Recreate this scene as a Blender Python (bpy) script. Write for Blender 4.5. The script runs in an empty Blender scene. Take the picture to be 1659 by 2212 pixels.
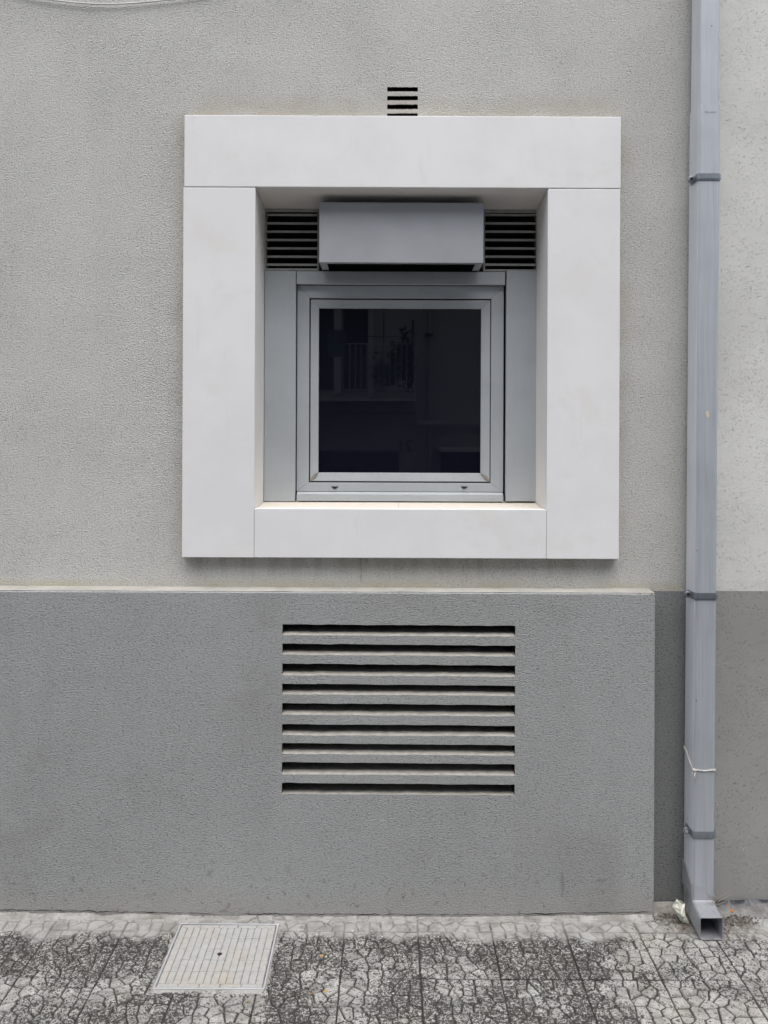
import bpy, bmesh, math, random
from mathutils import Vector, Matrix, noise

# ------------------------------------------------------------------ camera, sky, sun, exposure
SC = bpy.context.scene
COL = SC.collection
D, H, F = 3.0, 1.646, 1850.0            # metres from wall, eye height, focal length in 1659-px units
VPX, VPY, ROLL = 838.0, 935.0, 0.0042   # vanishing point of the wall normal, camera roll

cam_data = bpy.data.cameras.new('camera')
cam_data.sensor_fit = 'HORIZONTAL'
cam_data.sensor_width = 36.0
cam_data.lens = F / 1659.0 * 36.0
cam_data.shift_x = -(VPX - 829.5) / 1659.0
cam_data.shift_y = -(1106.0 - VPY) / 1659.0
cam_data.clip_start = 0.05
cam_data.clip_end = 500.0
cam = bpy.data.objects.new('camera', cam_data)
COL.objects.link(cam)
cam.matrix_world = Matrix.Translation((0, -D, H)) @ Matrix.Rotation(math.pi / 2, 4, 'X') @ Matrix.Rotation(ROLL, 4, 'Z')
SC.camera = cam

SUN_EL, SUN_AZ = math.radians(66), math.radians(8)     # azimuth from -Y (street side) towards +X
world = bpy.data.worlds.new('World')
SC.world = world
world.use_nodes = True
wn = world.node_tree
bg = wn.nodes['Background']
sky = wn.nodes.new('ShaderNodeTexSky')
sky.sky_type = 'NISHITA'
sky.sun_disc = False
sky.sun_elevation = SUN_EL
sky.sun_rotation = math.pi - SUN_AZ
sky.dust_density = 3.0
sky.air_density = 1.0
hs = wn.nodes.new('ShaderNodeHueSaturation')
hs.inputs['Saturation'].default_value = 0.48            # overcast: the blue is mostly gone
wn.links.new(sky.outputs[0], hs.inputs['Color'])
wn.links.new(hs.outputs[0], bg.inputs['Color'])
bg.inputs['Strength'].default_value = 0.15

sun_data = bpy.data.lights.new('sun', 'SUN')
sun_data.energy = 1.1
sun_data.angle = math.radians(75)
sun_data.color = (1.0, 0.98, 0.95)
sun = bpy.data.objects.new('sun', sun_data)
COL.objects.link(sun)
sdir = Vector((math.sin(SUN_AZ) * math.cos(SUN_EL), -math.cos(SUN_AZ) * math.cos(SUN_EL), math.sin(SUN_EL)))
sun.rotation_euler = sdir.to_track_quat('Z', 'Y').to_euler()
sun.location = (3, -6, 8)

SC.view_settings.view_transform = 'Standard'
SC.view_settings.look = 'None'
SC.view_settings.exposure = 0.93
SC.view_settings.gamma = 1.0
SC.view_settings.use_curve_mapping = False
SC.cycles.use_denoising = True
SC.cycles.max_bounces = 6
SC.cycles.diffuse_bounces = 3
SC.cycles.glossy_bounces = 3
SC.cycles.adaptive_threshold = 0.02

R = random.Random(7)


def P(px, py, Y=0.0):
    """world X and Z of a point of the photograph that lies on the plane at depth Y"""
    u, v = px - VPX, py - VPY
    c, s = math.cos(ROLL), math.sin(ROLL)
    k = (D + Y) / F
    return (u * c + v * s) * k, H - (-u * s + v * c) * k


def G(px, py, Z=0.0):
    """world X and Y of a point of the photograph that lies on the ground at height Z"""
    u, v = px - VPX, py - VPY
    c, s = math.cos(ROLL), math.sin(ROLL)
    u0, v0 = u * c + v * s, -u * s + v * c
    d = (H - Z) * F / v0
    return u0 * d / F, d - D


def nz(x, y=0.0, z=0.0):
    return noise.noise(Vector((x, y, z)))


# ------------------------------------------------------------------ materials
class Mat:
    def __init__(self, name, rough=0.8, metal=0.0, spec=0.5):
        self.m = bpy.data.materials.new(name)
        self.m.use_nodes = True
        self.t = self.m.node_tree
        self.b = self.t.nodes['Principled BSDF']
        self.b.inputs['Roughness'].default_value = rough
        self.b.inputs['Metallic'].default_value = metal
        self.b.inputs['Specular IOR Level'].default_value = spec
        self.geo = self.t.nodes.new('ShaderNodeNewGeometry')
        self.pos = self.geo.outputs['Position']

    def new(self, kind):
        return self.t.nodes.new(kind)

    def put(self, sock, v):
        if hasattr(v, 'is_linked') or isinstance(v, bpy.types.NodeSocket):
            self.t.links.new(v, sock)
        else:
            if isinstance(v, tuple) and len(v) == 3 and sock.type == 'RGBA':
                v = (*v, 1.0)
            sock.default_value = v

    def scaled(self, sx, sy, sz, off=(0, 0, 0)):
        n = self.new('ShaderNodeMapping')
        n.inputs['Scale'].default_value = (sx, sy, sz)
        n.inputs['Location'].default_value = off
        self.t.links.new(self.pos, n.inputs['Vector'])
        return n.outputs[0]

    def noise(self, scale, detail=3.0, rough=0.55, dist=0.0, vec=None):
        n = self.new('ShaderNodeTexNoise')
        n.inputs['Scale'].default_value = scale
        n.inputs['Detail'].default_value = detail
        n.inputs['Roughness'].default_value = rough
        n.inputs['Distortion'].default_value = dist
        self.t.links.new(vec or self.pos, n.inputs['Vector'])
        return n.outputs['Fac']

    def voro(self, scale, feature='F1', vec=None, out='Distance', rnd=1.0):
        n = self.new('ShaderNodeTexVoronoi')
        n.feature = feature
        n.inputs['Scale'].default_value = scale
        n.inputs['Randomness'].default_value = rnd
        self.t.links.new(vec or self.pos, n.inputs['Vector'])
        return n.outputs[out]

    def ramp(self, v, a, b, lo=0.0, hi=1.0, smooth=True):
        n = self.new('ShaderNodeMapRange')
        n.interpolation_type = 'SMOOTHSTEP' if smooth else 'LINEAR'
        n.clamp = True if not smooth else n.clamp
        self.put(n.inputs['Value'], v)
        n.inputs['From Min'].default_value = a
        n.inputs['From Max'].default_value = b
        n.inputs['To Min'].default_value = lo
        n.inputs['To Max'].default_value = hi
        return n.outputs[0]

    def math(self, op, a, b=0.0):
        n = self.new('ShaderNodeMath')
        n.operation = op
        self.put(n.inputs[0], a)
        self.put(n.inputs[1], b)
        return n.outputs[0]

    def mix(self, f, a, b, mode='MIX'):
        n = self.new('ShaderNodeMix')
        n.data_type = 'RGBA'
        n.blend_type = mode
        self.put(n.inputs[0], f)
        self.put(n.inputs[6], a)
        self.put(n.inputs[7], b)
        return n.outputs[2]

    def xyz(self):
        n = self.new('ShaderNodeSeparateXYZ')
        self.t.links.new(self.pos, n.inputs[0])
        return n.outputs

    def color(self, v):
        self.put(self.b.inputs['Base Color'], v)
        return self

    def rough(self, v):
        self.put(self.b.inputs['Roughness'], v)
        return self

    def bump(self, h, strength=0.5, dist=0.003):
        n = self.new('ShaderNodeBump')
        n.inputs['Strength'].default_value = strength
        n.inputs['Distance'].default_value = dist
        self.put(n.inputs['Height'], h)
        prev = self.b.inputs['Normal']
        if prev.is_linked:
            self.t.links.new(prev.links[0].from_socket, n.inputs['Normal'])
        self.t.links.new(n.outputs[0], self.b.inputs['Normal'])
        return self


def mul(c, k):
    return tuple(x * k for x in c)


def stucco(name, c, grain=150.0, strength=0.8, mottle=0.08, stretch=1.0, creases=0.3, stains=()):
    """sprayed render: fine crumbs with short creases lying mostly level"""
    m = Mat(name, rough=0.92, spec=0.2)
    vec = m.scaled(1.0, 1.0, stretch)
    g = m.noise(grain, 4, 0.62, 0.5, vec)
    calm = m.ramp(m.noise(2.3, 2, 0.6), 0.36, 0.62, 0.8, 1.0)
    h = m.math('MULTIPLY', g, calm)
    big = m.noise(1.1, 4, 0.6)
    streak = m.noise(1.0, 3, 0.6, 0.3, m.scaled(5.5, 5.5, 0.55))
    col = m.mix(m.ramp(big, 0.3, 0.7), mul(c, 1 - mottle), mul(c, 1 + mottle))
    col = m.mix(m.ramp(streak, 0.45, 0.75, 0.0, 0.5), col, mul(c, 1 - mottle * 2.4))
    tan = m.ramp(m.noise(0.9, 4, 0.62, 0.4, m.scaled(1, 1, 0.7, (5, 2, 9))), 0.48, 0.70, 0.0, 0.22)
    col = m.mix(tan, col, (c[0] * 0.93, c[1] * 0.885, c[2] * 0.80))
    pits = m.math('MULTIPLY', m.ramp(g, 0.47, 0.35, 0.0, 0.85), calm)
    col = m.mix(pits, col, mul(c, 0.5))
    col = m.mix(m.ramp(g, 0.55, 0.68, 0.0, 0.5), col, mul(c, 1.2))
    # creases: short level nicks, sharp and sparse
    nick = m.ramp(m.noise(grain * 0.55, 2, 0.55, 0.6, m.scaled(1, 1, stretch * 2.6, (3, 1, 2))), 0.655, 0.72, 0.0, creases)
    col = m.mix(m.math('MULTIPLY', nick, calm), col, mul(c, 0.35))
    for fn in stains:
        col = fn(m, col)
    m.color(col)
    m.bump(h, strength, 0.006)
    return m.m


X_L = P(397, 727, -0.04)[0]
X_R = P(1339, 727, -0.04)[0]
Z_T = P(838, 250, -0.04)[1]
Z_B = P(838, 1206, -0.04)[1]
YP = -0.08                                  # face of the plinth
Z_LEDGE = P(700, 1279, YP)[1]


def warm_round_window(m, col):
    x, y, z = m.xyz()
    wob = m.math('MULTIPLY', m.math('SUBTRACT', m.noise(5, 4, 0.6), 0.5), 0.16)
    above = m.ramp(m.math('ADD', z, wob), Z_T + 0.13, Z_T + 0.01)
    inx = m.math('MULTIPLY', m.ramp(x, X_L - 0.06, X_L + 0.05), m.ramp(x, X_R + 0.06, X_R - 0.05))
    f = m.math('MULTIPLY', m.math('MULTIPLY', above, inx), m.ramp(m.noise(7, 3), 0.3, 0.7, 0.35, 0.85))
    f = m.math('MULTIPLY', f, m.ramp(z, Z_T - 0.3, Z_T - 0.2))
    col = m.mix(f, col, (0.50, 0.465, 0.40))
    # ochre dust lying in a band just over the plinth ledge
    band = m.math('MULTIPLY', m.ramp(m.math('ADD', z, m.math('MULTIPLY', wob, 0.12)), Z_LEDGE + 0.035, Z_LEDGE + 0.008),
                  m.ramp(m.noise(3, 3), 0.35, 0.6, 0.1, 0.75))
    col = m.mix(band, col, (0.56, 0.51, 0.38))
    # rain wash under the surround
    under = m.math('MULTIPLY', m.ramp(z, Z_B - 0.11, Z_B), m.ramp(m.noise(1.0, 4, 0.6, 0, m.scaled(22, 22, 2)), 0.42, 0.62, 0.0, 0.4))
    under = m.math('MULTIPLY', under, m.math('MULTIPLY', inx, m.ramp(z, Z_T - 0.5, Z_T - 0.7)))
    col = m.mix(under, col, (0.36, 0.33, 0.28))
    xc = P(780, 1240)[0]
    wav = m.math('ADD', x, m.math('MULTIPLY', m.math('SUBTRACT', m.noise(60, 3), 0.5), 0.010))
    hair = m.math('MULTIPLY', m.ramp(m.math('ABSOLUTE', m.math('SUBTRACT', wav, xc)), 0.0022, 0.0006), m.math('MULTIPLY', m.ramp(z, Z_LEDGE + .01, Z_LEDGE + .03), m.ramp(z, Z_B + .01, Z_B - .01)))
    col = m.mix(m.math('MULTIPLY', hair, 0.55), col, (0.20, 0.18, 0.15))
    side = m.math('MULTIPLY', m.ramp(m.math('ADD', x, m.math('MULTIPLY', wob, 0.5)), X_L - 0.07, X_L - 0.005), m.ramp(x, X_L + 0.1, X_L + 0.05))
    side2 = m.math('MULTIPLY', m.ramp(m.math('SUBTRACT', x, m.math('MULTIPLY', wob, 0.5)), X_R + 0.07, X_R + 0.005), m.ramp(x, X_R - 0.1, X_R - 0.05))
    side = m.math('MULTIPLY', m.math('ADD', side, side2), m.math('MULTIPLY', m.ramp(z, Z_B - .02, Z_B + .02), m.ramp(z, Z_T + .03, Z_T)))
    col = m.mix(m.math('MULTIPLY', side, m.ramp(m.noise(4, 3), 0.35, 0.65, 0.1, 0.5)), col, (0.46, 0.42, 0.35))
    return col


def dusty_foot(m, col):
    x, y, z = m.xyz()
    wob = m.math('MULTIPLY', m.noise(4, 4, 0.65), 0.16)
    f = m.ramp(m.math('SUBTRACT', z, wob), 0.03, -0.06, 0.0, 0.7)
    col = m.mix(f, col, (0.37, 0.36, 0.34))
    ltop = m.math('MULTIPLY', m.ramp(m.math('SUBTRACT', z, m.math('MULTIPLY', m.noise(26, 4, 0.6), 0.022)), Z_LEDGE - 0.022, Z_LEDGE - 0.006), 0.5)
    col = m.mix(ltop, col, (0.45, 0.46, 0.47))
    # soot drawn out of the wide vent, splash marks, a drip and two rust runs
    soot = m.ramp(m.noise(2.1, 5, 0.65, 0.5), 0.52, 0.72, 0.0, 0.35)
    col = m.mix(soot, col, (0.24, 0.235, 0.225))
    splash = m.math('MULTIPLY', m.ramp(m.noise(38, 4, 0.6, 0.6), 0.58, 0.68), m.ramp(m.math('SUBTRACT', z, wob), 0.20, 0.0))
    col = m.mix(m.math('MULTIPLY', splash, 0.6), col, (0.19, 0.175, 0.155))
    for px, py, rx, rz, cc, st in ((1215, 1908, .008, .055, (0.20, 0.195, 0.19), 0.5), (1382.8, 1281.5, .006, .005, (0.30, 0.15, 0.05), 0.9),
                                   (1408.2, 1282, .0065, .007, (0.24, 0.12, 0.05), 0.9)):
        qx, qz = P(px, py, YP)
        ddx = m.math('MULTIPLY', m.math('SUBTRACT', x, qx), 1 / rx)
        ddz = m.math('MULTIPLY', m.math('SUBTRACT', z, qz), 1 / rz)
        rr_ = m.math('ADD', m.math('MULTIPLY', ddx, ddx), m.math('MULTIPLY', ddz, ddz))
        rr_ = m.math('ADD', rr_, m.math('MULTIPLY', m.math('SUBTRACT', m.noise(70, 3), 0.5), 1.2))
        col = m.mix(m.math('MULTIPLY', m.ramp(rr_, 1.0, 0.2), st), col, cc)
    return col


M = {}
M['render'] = stucco('light_grey_render', (0.645, 0.640, 0.612), 175, 1.45, 0.026, 1.35, 0.6, (warm_round_window,))
M['plinth'] = stucco('mid_grey_paint', (0.376, 0.384, 0.382), 125, 1.15, 0.045, 2.0, 0.55, (dusty_foot,))
M['recess'] = stucco('recess_grey_paint', (0.228, 0.237, 0.235), 120, 0.8, 0.06, 1.5, 0.4)


def flecked(name, c, chips):
    m = Mat(name, 0.9, spec=0.2)
    big = m.noise(1.6, 5, 0.6)
    col = m.mix(m.ramp(big, 0.3, 0.7), mul(c, 0.9), mul(c, 1.07))
    pitv = m.noise(85, 3, 0.6, 2.0, m.scaled(1, 1, 1.7))
    gate = m.ramp(m.noise(9, 3), 0.36, 0.52)
    pit = m.math('MULTIPLY', m.ramp(pitv, 0.615, 0.67), gate)
    col = m.mix(m.math('MULTIPLY', pit, m.ramp(m.noise(3.7, 3), 0.4, 0.62, 0.06, 0.42)), col, mul(c, 0.42))
    soft = m.ramp(m.noise(3.2, 4, 0.6, 0.6), 0.55, 0.75, 0.0, 0.3)
    col = m.mix(soft, col, (c[0] * 0.82, c[1] * 0.78, c[2] * 0.72))
    if chips:
        x, y, z = m.xyz()
        ch = m.math('MULTIPLY', m.ramp(m.noise(70, 3, 0.6, 1.5), 0.66, 0.69), m.ramp(m.noise(5, 2), 0.52, 0.64))
        ch = m.math('MULTIPLY', ch, m.ramp(z, 0.75, 0.25))
        col = m.mix(ch, col, (0.58, 0.57, 0.52))
    grain = m.noise(150, 3, 0.6)
    m.color(col)
    m.bump(m.math('SUBTRACT', m.math('MULTIPLY', grain, 0.35), m.math('MULTIPLY', pit, 0.9)), 0.8, 0.004)
    return m.m


M['white_render'] = flecked('whitewashed_render', (0.645, 0.645, 0.622), False)
M['flecked_grey'] = flecked('flecked_grey_paint', (0.312, 0.310, 0.300), True)

m = Mat('raw_slot_plaster', 0.95, spec=0.1)
m.color(m.mix(m.ramp(m.noise(40, 4), 0.3, 0.7), (0.32, 0.305, 0.272), (0.42, 0.402, 0.365)))
m.bump(m.noise(180, 3), 0.5, 0.003)
M['raw'] = m.m

m = Mat('cavity_shade', 0.95, spec=0.05)
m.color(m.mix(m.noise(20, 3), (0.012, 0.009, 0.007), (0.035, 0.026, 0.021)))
M['cavity'] = m.m  # near-black: the shade inside hollows is put into the colour

m = Mat('ledge_dust', 0.95, spec=0.1)
m.color(m.mix(m.ramp(m.noise(9, 5, 0.65), 0.35, 0.65), (0.35, 0.34, 0.31), (0.43, 0.418, 0.38)))
m.bump(m.noise(120, 3), 0.5, 0.004)
M['ledge'] = m.m


def stone(name, c, warm):
    m = Mat(name, 0.55, spec=0.35)
    big = m.noise(2.6, 5, 0.65)
    col = m.mix(m.ramp(big, 0.35, 0.68), c, mul(c, 0.93))
    stain = m.math('MULTIPLY', m.ramp(m.noise(4.1, 5, 0.65, 0.6), 0.52, 0.70), 0.45)
    col = m.mix(stain, col, (c[0] * 0.90, c[1] * 0.87, c[2] * 0.80))
    wisp = m.ramp(m.noise(1.0, 4, 0.7, 0.5, m.scaled(9, 9, 2.2)), 0.60, 0.74, 0.0, 0.35)
    col = m.mix(wisp, col, (c[0] * 0.88, c[1] * 0.86, c[2] * 0.83))
    cell = m.voro(16.0)
    keep = m.ramp(m.voro(16.0, out='Color'), 0.55, 0.57)
    speck = m.math('MULTIPLY', m.ramp(cell, 0.045, 0.025), keep)
    col = m.mix(m.math('MULTIPLY', speck, 0.75), col, (0.20, 0.185, 0.17))
    drip = m.math('MULTIPLY', m.ramp(m.noise(1.0, 4, 0.65, 0.3, m.scaled(26, 26, 1.6)), 0.58, 0.72), m.ramp(m.noise(2.2, 3), 0.45, 0.62, 0.0, 0.4))
    col = m.mix(drip, col, (c[0] * 0.84, c[1] * 0.82, c[2] * 0.77))
    col = m.mix(m.ramp(m.noise(420, 2), 0.35, 0.7, 0.0, 0.18), col, mul(c, 0.82))
    if warm:
        col = m.mix(0.5, col, (0.80, 0.70, 0.56))
        col = m.mix(m.ramp(m.noise(30, 4, 0.6, 0, m.scaled(1, 1, 3)), 0.45, 0.7, 0.0, 0.4), col, (0.62, 0.56, 0.46))
    # aged cream patina inside the opening
    yy_ = m.xyz()[1]
    col = m.mix(m.math('MULTIPLY', m.ramp(yy_, -0.034, -0.01), 0.45), col, (0.80, 0.745, 0.66))
    m.color(col)
    m.bump(m.noise(300, 3), 0.12, 0.002)
    return m.m


M['stone'] = stone('pale_limestone', (0.80, 0.799, 0.80), False)
M['sill_stone'] = stone('cream_sill_stone', (0.80, 0.77, 0.71), True)

m = Mat('joint_grout', 0.9)
m.color(m.mix(m.noise(60, 3), (0.16, 0.145, 0.12), (0.34, 0.32, 0.27)))
M['grout'] = m.m


def metal(name, c, metallic, rough, streaks=0.10, dirt=0.0):
    m = Mat(name, rough, metallic)
    st = m.noise(1.0, 4, 0.65, 0.2, m.scaled(150, 150, 3.0))
    big = m.noise(4.0, 4, 0.6)
    col = m.mix(m.ramp(st, 0.3, 0.7), mul(c, 1 - streaks), mul(c, 1 + streaks))
    col = m.mix(m.ramp(big, 0.42, 0.7, 0.0, 0.4), col, mul(c, 0.84))
    if 'pipe' in name:
        cell, rnd = m.voro(21.0), m.voro(21.0, out='Color')
        chip = m.math('MULTIPLY', m.ramp(cell, 0.085, 0.05), m.ramp(rnd, 0.72, 0.74))
        col = m.mix(m.math('MULTIPLY', chip, 0.8), col, (0.14, 0.145, 0.16))
        run = m.math('MULTIPLY', m.ramp(m.noise(1.0, 4, 0.6, 0.2, m.scaled(120, 120, 1.4, (2, 5, 1))), 0.56, 0.70), m.ramp(m.noise(1.7, 3), 0.42, 0.6, 0.0, 0.55))
        col = m.mix(run, col, mul(c, 0.66))
        scr = m.ramp(m.noise(1.0, 3, 0.6, 0.6, m.scaled(240, 240, 26)), 0.68, 0.74, 0.0, 0.5)
        col = m.mix(scr, col, mul(c, 1.3))
    if dirt:
        f = m.math('MULTIPLY', m.ramp(m.noise(12, 5, 0.7), 0.5, 0.72), dirt)
        col = m.mix(f, col, (0.16, 0.135, 0.11))
    m.color(col)
    if streaks > 0.03:
        m.rough(m.ramp(m.noise(1.0, 3, 0.6, 0, m.scaled(90, 90, 5)), 0.3, 0.7, rough - 0.06, rough + 0.1))
    else:
        m.rough(m.ramp(m.noise(9, 4, 0.6), 0.3, 0.7, rough - 0.05, rough + 0.08))
    m.bump(m.noise(6, 2), 0.16 if 'pipe' in name else 0.06, 0.01)
    return m.m


M['alu'] = metal('grey_window_aluminium', (0.445, 0.475, 0.50), 0.25, 0.48, 0.02, 0.05)
M['alu_lit'] = metal('lit_window_aluminium', (0.54, 0.57, 0.585), 0.2, 0.45, 0.02, 0.05)  # brighter copy of the frame aluminium, light on the sloped strip painted in
M['hood'] = metal('hood_aluminium', (0.395, 0.41, 0.435), 0.25, 0.42, 0.0, 0.06)
M['louvre'] = metal('dusty_louvre_aluminium', (0.42, 0.415, 0.40), 0.1, 0.65, 0.05, 0.5)
M['pipe'] = metal('weathered_pipe_aluminium', (0.455, 0.482, 0.52), 0.45, 0.55, 0.06, 0.0)
M['pipe_chalk_lit'] = metal('chalk_lit_pipe_aluminium', (0.66, 0.675, 0.70), 0.2, 0.6, 0.06, 0.0)  # left face: chalking, plus the side light painted into a paler colour
M['shoe'] = metal('dull_shoe_aluminium', (0.42, 0.43, 0.455), 0.5, 0.5, 0.05, 0.6)
M['zinc'] = metal('galvanised_steel', (0.30, 0.335, 0.37), 0.8, 0.36, 0.08, 0.3)
M['bolt'] = metal('bright_bolt', (0.72, 0.70, 0.64), 0.8, 0.35)
M['rust'] = Mat('rusty_hole_shade', 0.9).color((0.035, 0.016, 0.012)).m  # rust brown, so dark that it paints the shade inside the holes

M['black'] = Mat('black_parts_and_shade', 0.6).color((0.008, 0.009, 0.009)).m
M['seal_and_shade'] = Mat('rubber_and_gap_shade', 0.6).color((0.018, 0.022, 0.022)).m
m = Mat('dark_window_glass', 0.015, spec=0.62)
m.color((0.0048, 0.0058, 0.0115))
m.rough(m.ramp(m.noise(6, 4), 0.4, 0.8, 0.012, 0.05))
M['glass'] = m.m
m = Mat('old_sealant', 0.8)
m.color(m.mix(m.noise(140, 3), (0.12, 0.11, 0.095), (0.36, 0.34, 0.30)))
M['sealant'] = m.m
M['cable'] = Mat('white_cable', 0.5).color((0.62, 0.62, 0.59)).m
M['plastic_string'] = Mat('white_plastic_tape', 0.5).color((0.52, 0.505, 0.465)).m
M['paper'] = Mat('yellowed_paper', 0.8).color((0.62, 0.56, 0.38)).m
m = Mat('milky_plastic_wrapper', 0.45)
m.color(m.mix(m.ramp(m.noise(28, 4, 0.6), 0.45, 0.65), (0.56, 0.575, 0.50), (0.38, 0.39, 0.32)))
M['wrapper'] = m.m
M['straw'] = Mat('dry_straw', 0.85).color((0.42, 0.36, 0.27)).m
M['orange'] = Mat('orange_scrap', 0.7).color((0.62, 0.24, 0.03)).m
m = Mat('leaf_soil', 0.95, spec=0.1)
m.color(m.mix(m.ramp(m.noise(90, 4, 0.65), 0.35, 0.65), (0.06, 0.048, 0.04), (0.25, 0.22, 0.19)))
m.bump(m.noise(160, 4), 1.0, 0.01)
M['soil'] = m.m
M['chip_white'] = Mat('white_grit', 0.8).color((0.62, 0.61, 0.57)).m


def shoe_dirt(m, col):
    """brown silt washed out round the foot of the downpipe"""
    x, y, z = m.xyz()
    dx = m.math('MULTIPLY', m.math('SUBTRACT', x, 1.07), 0.55)
    dy = m.math('ADD', y, 0.11)
    r = m.math('SQRT', m.math('ADD', m.math('MULTIPLY', dx, dx), m.math('MULTIPLY', dy, dy)))
    r = m.math('ADD', r, m.math('MULTIPLY', m.math('SUBTRACT', m.noise(13, 4, 0.65), 0.5), 0.14))
    f = m.math('MULTIPLY', m.ramp(r, 0.105, 0.05), m.ramp(m.noise(70, 3, 0.6), 0.35, 0.6, 0.45, 0.95))
    return m.mix(f, col, m.mix(m.noise(110, 3), (0.07, 0.056, 0.046), (0.22, 0.19, 0.16)))


def pavement_mat(name, groove):
    m = Mat(name, 0.9, spec=0.2)
    x, y, z = m.xyz()
    base = m.mix(m.ramp(m.noise(14, 4, 0.6), 0.3, 0.7), (0.28, 0.277, 0.263), (0.52, 0.513, 0.49))
    base = m.mix(m.ramp(m.noise(170, 3, 0.6), 0.4, 0.65, 0.0, 0.5), base, (0.22, 0.215, 0.20))
    warm = m.ramp(m.noise(3.3, 3), 0.5, 0.7, 0.0, 0.4)
    base = m.mix(warm, base, (0.42, 0.375, 0.31))
    soilf = m.ramp(m.noise(23, 4, 0.66), 0.48, 0.66, 0.0, 0.5)
    base = m.mix(soilf, base, (0.20, 0.188, 0.165))
    if groove:
        base = m.mix(m.ramp(m.noise(120, 3), 0.35, 0.65), (0.040, 0.038, 0.034), (0.095, 0.09, 0.08))
    # black crust lichen, thick in some places and thin in others
    where = m.noise(4.2, 5, 0.68, 0.5)
    # the growth is thickest along the first full row and in front of the middle of the wall
    first = m.math('MULTIPLY', m.ramp(y, -0.50, -0.36), m.ramp(x, 0.95, 0.55))
    mid = m.math('MULTIPLY', m.ramp(x, -0.55, -0.25), m.ramp(x, 0.85, 0.45))
    where = m.math('ADD', m.math('SUBTRACT', where, 0.07), m.math('MULTIPLY', m.math('MAXIMUM', first, m.math('MULTIPLY', mid, 0.75)), 0.13))
    spots = m.noise(130, 4, 0.70, 0.7)
    thr = m.ramp(where, 0.37, 0.60, -0.022, 0.108)
    crust = m.ramp(m.math('ADD', spots, thr), 0.555, 0.58)
    crust2 = m.ramp(m.noise(52, 4, 0.68, 0.8), 0.58, 0.63)
    crust2 = m.math('MULTIPLY', crust2, m.ramp(where, 0.4, 0.55))
    cr = m.math('MAXIMUM', crust, crust2)
    dark = m.mix(m.noise(200, 3), (0.022, 0.021, 0.019), (0.075, 0.071, 0.064))
    # pale cement wash running along the wall
    edge = m.math('ADD', y, m.math('MULTIPLY', m.math('SUBTRACT', m.noise(4.2, 4, 0.6), 0.5), 0.30))
    wash = m.ramp(edge, -0.222, -0.178)
    wash = m.math('MULTIPLY', wash, m.ramp(m.noise(9, 4, 0.6), 0.30, 0.42, 0.45, 1.0))
    cr = m.math('MULTIPLY', cr, m.math('SUBTRACT', 1.0, m.math('MULTIPLY', wash, 0.96)))
    col = m.mix(m.math('MULTIPLY', wash, 0.85 if not groove else 0.72), base,
                m.mix(m.ramp(m.noise(16, 4, 0.65), 0.38, 0.68), (0.40, 0.397, 0.38), (0.25, 0.238, 0.218)))
    col = m.mix(m.math('MULTIPLY', cr, 0.93), col, dark)
    # round pale lichen and a few ochre ones
    cell = m.voro(42.0)
    rnd = m.voro(42.0, out='Color')
    pale = m.math('MULTIPLY', m.ramp(cell, 0.20, 0.15), m.ramp(rnd, 0.70, 0.72))
    zone = m.ramp(x, -0.55, -0.15)
    zone = m.math('MULTIPLY', zone, m.ramp(x, 0.55, 0.2))
    pale = m.math('MULTIPLY', pale, m.math('ADD', m.math('MULTIPLY', zone, 0.9), 0.08))
    col = m.mix(pale, col, (0.50, 0.52, 0.51))
    cell2 = m.voro(23.0)
    rnd2 = m.voro(23.0, out='Color')
    och = m.math('MULTIPLY', m.ramp(cell2, 0.17, 0.11), m.ramp(rnd2, 0.80, 0.83))
    och = m.math('MULTIPLY', och, m.math('MULTIPLY', zone, m.ramp(y, -0.24, -0.30)))
    col = m.mix(och, col, (0.48, 0.29, 0.09))
    m.color(shoe_dirt(m, col))
    m.bump(m.math('ADD', m.math('MULTIPLY', spots, 0.6), m.noise(260, 3)), 0.7, 0.004)
    return m.m


M['tile'] = pavement_mat('lichen_cement_tile', False)
M['tile_groove'] = pavement_mat('dirty_tile_groove', True)

m = Mat('pale_cement', 0.95, spec=0.1)
c0 = m.mix(m.ramp(m.noise(11, 5, 0.65), 0.35, 0.65), (0.40, 0.395, 0.378), (0.25, 0.237, 0.215))
c0 = m.mix(m.ramp(m.noise(45, 4, 0.6), 0.54, 0.66, 0.0, 0.6), c0, (0.17, 0.155, 0.135))
m.color(shoe_dirt(m, c0))
m.bump(m.noise(110, 4), 0.7, 0.006)
M['cement'] = m.m

m = Mat('tarred_cement', 0.85, spec=0.3)
xx, yy, zz = m.xyz()
c0 = m.mix(m.ramp(m.noise(24, 5, 0.7, 0.8), 0.42, 0.6), (0.035, 0.038, 0.046), (0.17, 0.175, 0.19))
c1 = m.mix(m.ramp(m.noise(18, 4, 0.6), 0.4, 0.65), (0.25, 0.245, 0.235), (0.15, 0.145, 0.14))
m.color(m.mix(m.ramp(m.math('ADD', yy, m.math('MULTIPLY', m.noise(12, 3), 0.04)), 0.0, -0.03), c0, c1))
m.bump(m.noise(90, 4), 0.8, 0.008)
M['tar'] = m.m


def cover_mat(name, groove):
    m = Mat(name, 0.6, 0.15)
    rust = m.noise(5.5, 3, 0.6)
    col = m.mix(m.ramp(rust, 0.42, 0.68), (0.45, 0.45, 0.44), (0.46, 0.43, 0.385))
    col = m.mix(m.ramp(m.noise(60, 4, 0.65), 0.45, 0.68, 0.0, 0.5), col, (0.33, 0.32, 0.30))
    if groove:
        col = m.mix(m.ramp(m.noise(30, 4, 0.7), 0.3, 0.62), (0.36, 0.35, 0.33), (0.19, 0.18, 0.165))
    m.color(col)
    m.bump(m.noise(220, 3), 0.25, 0.003)
    return m.m


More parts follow.
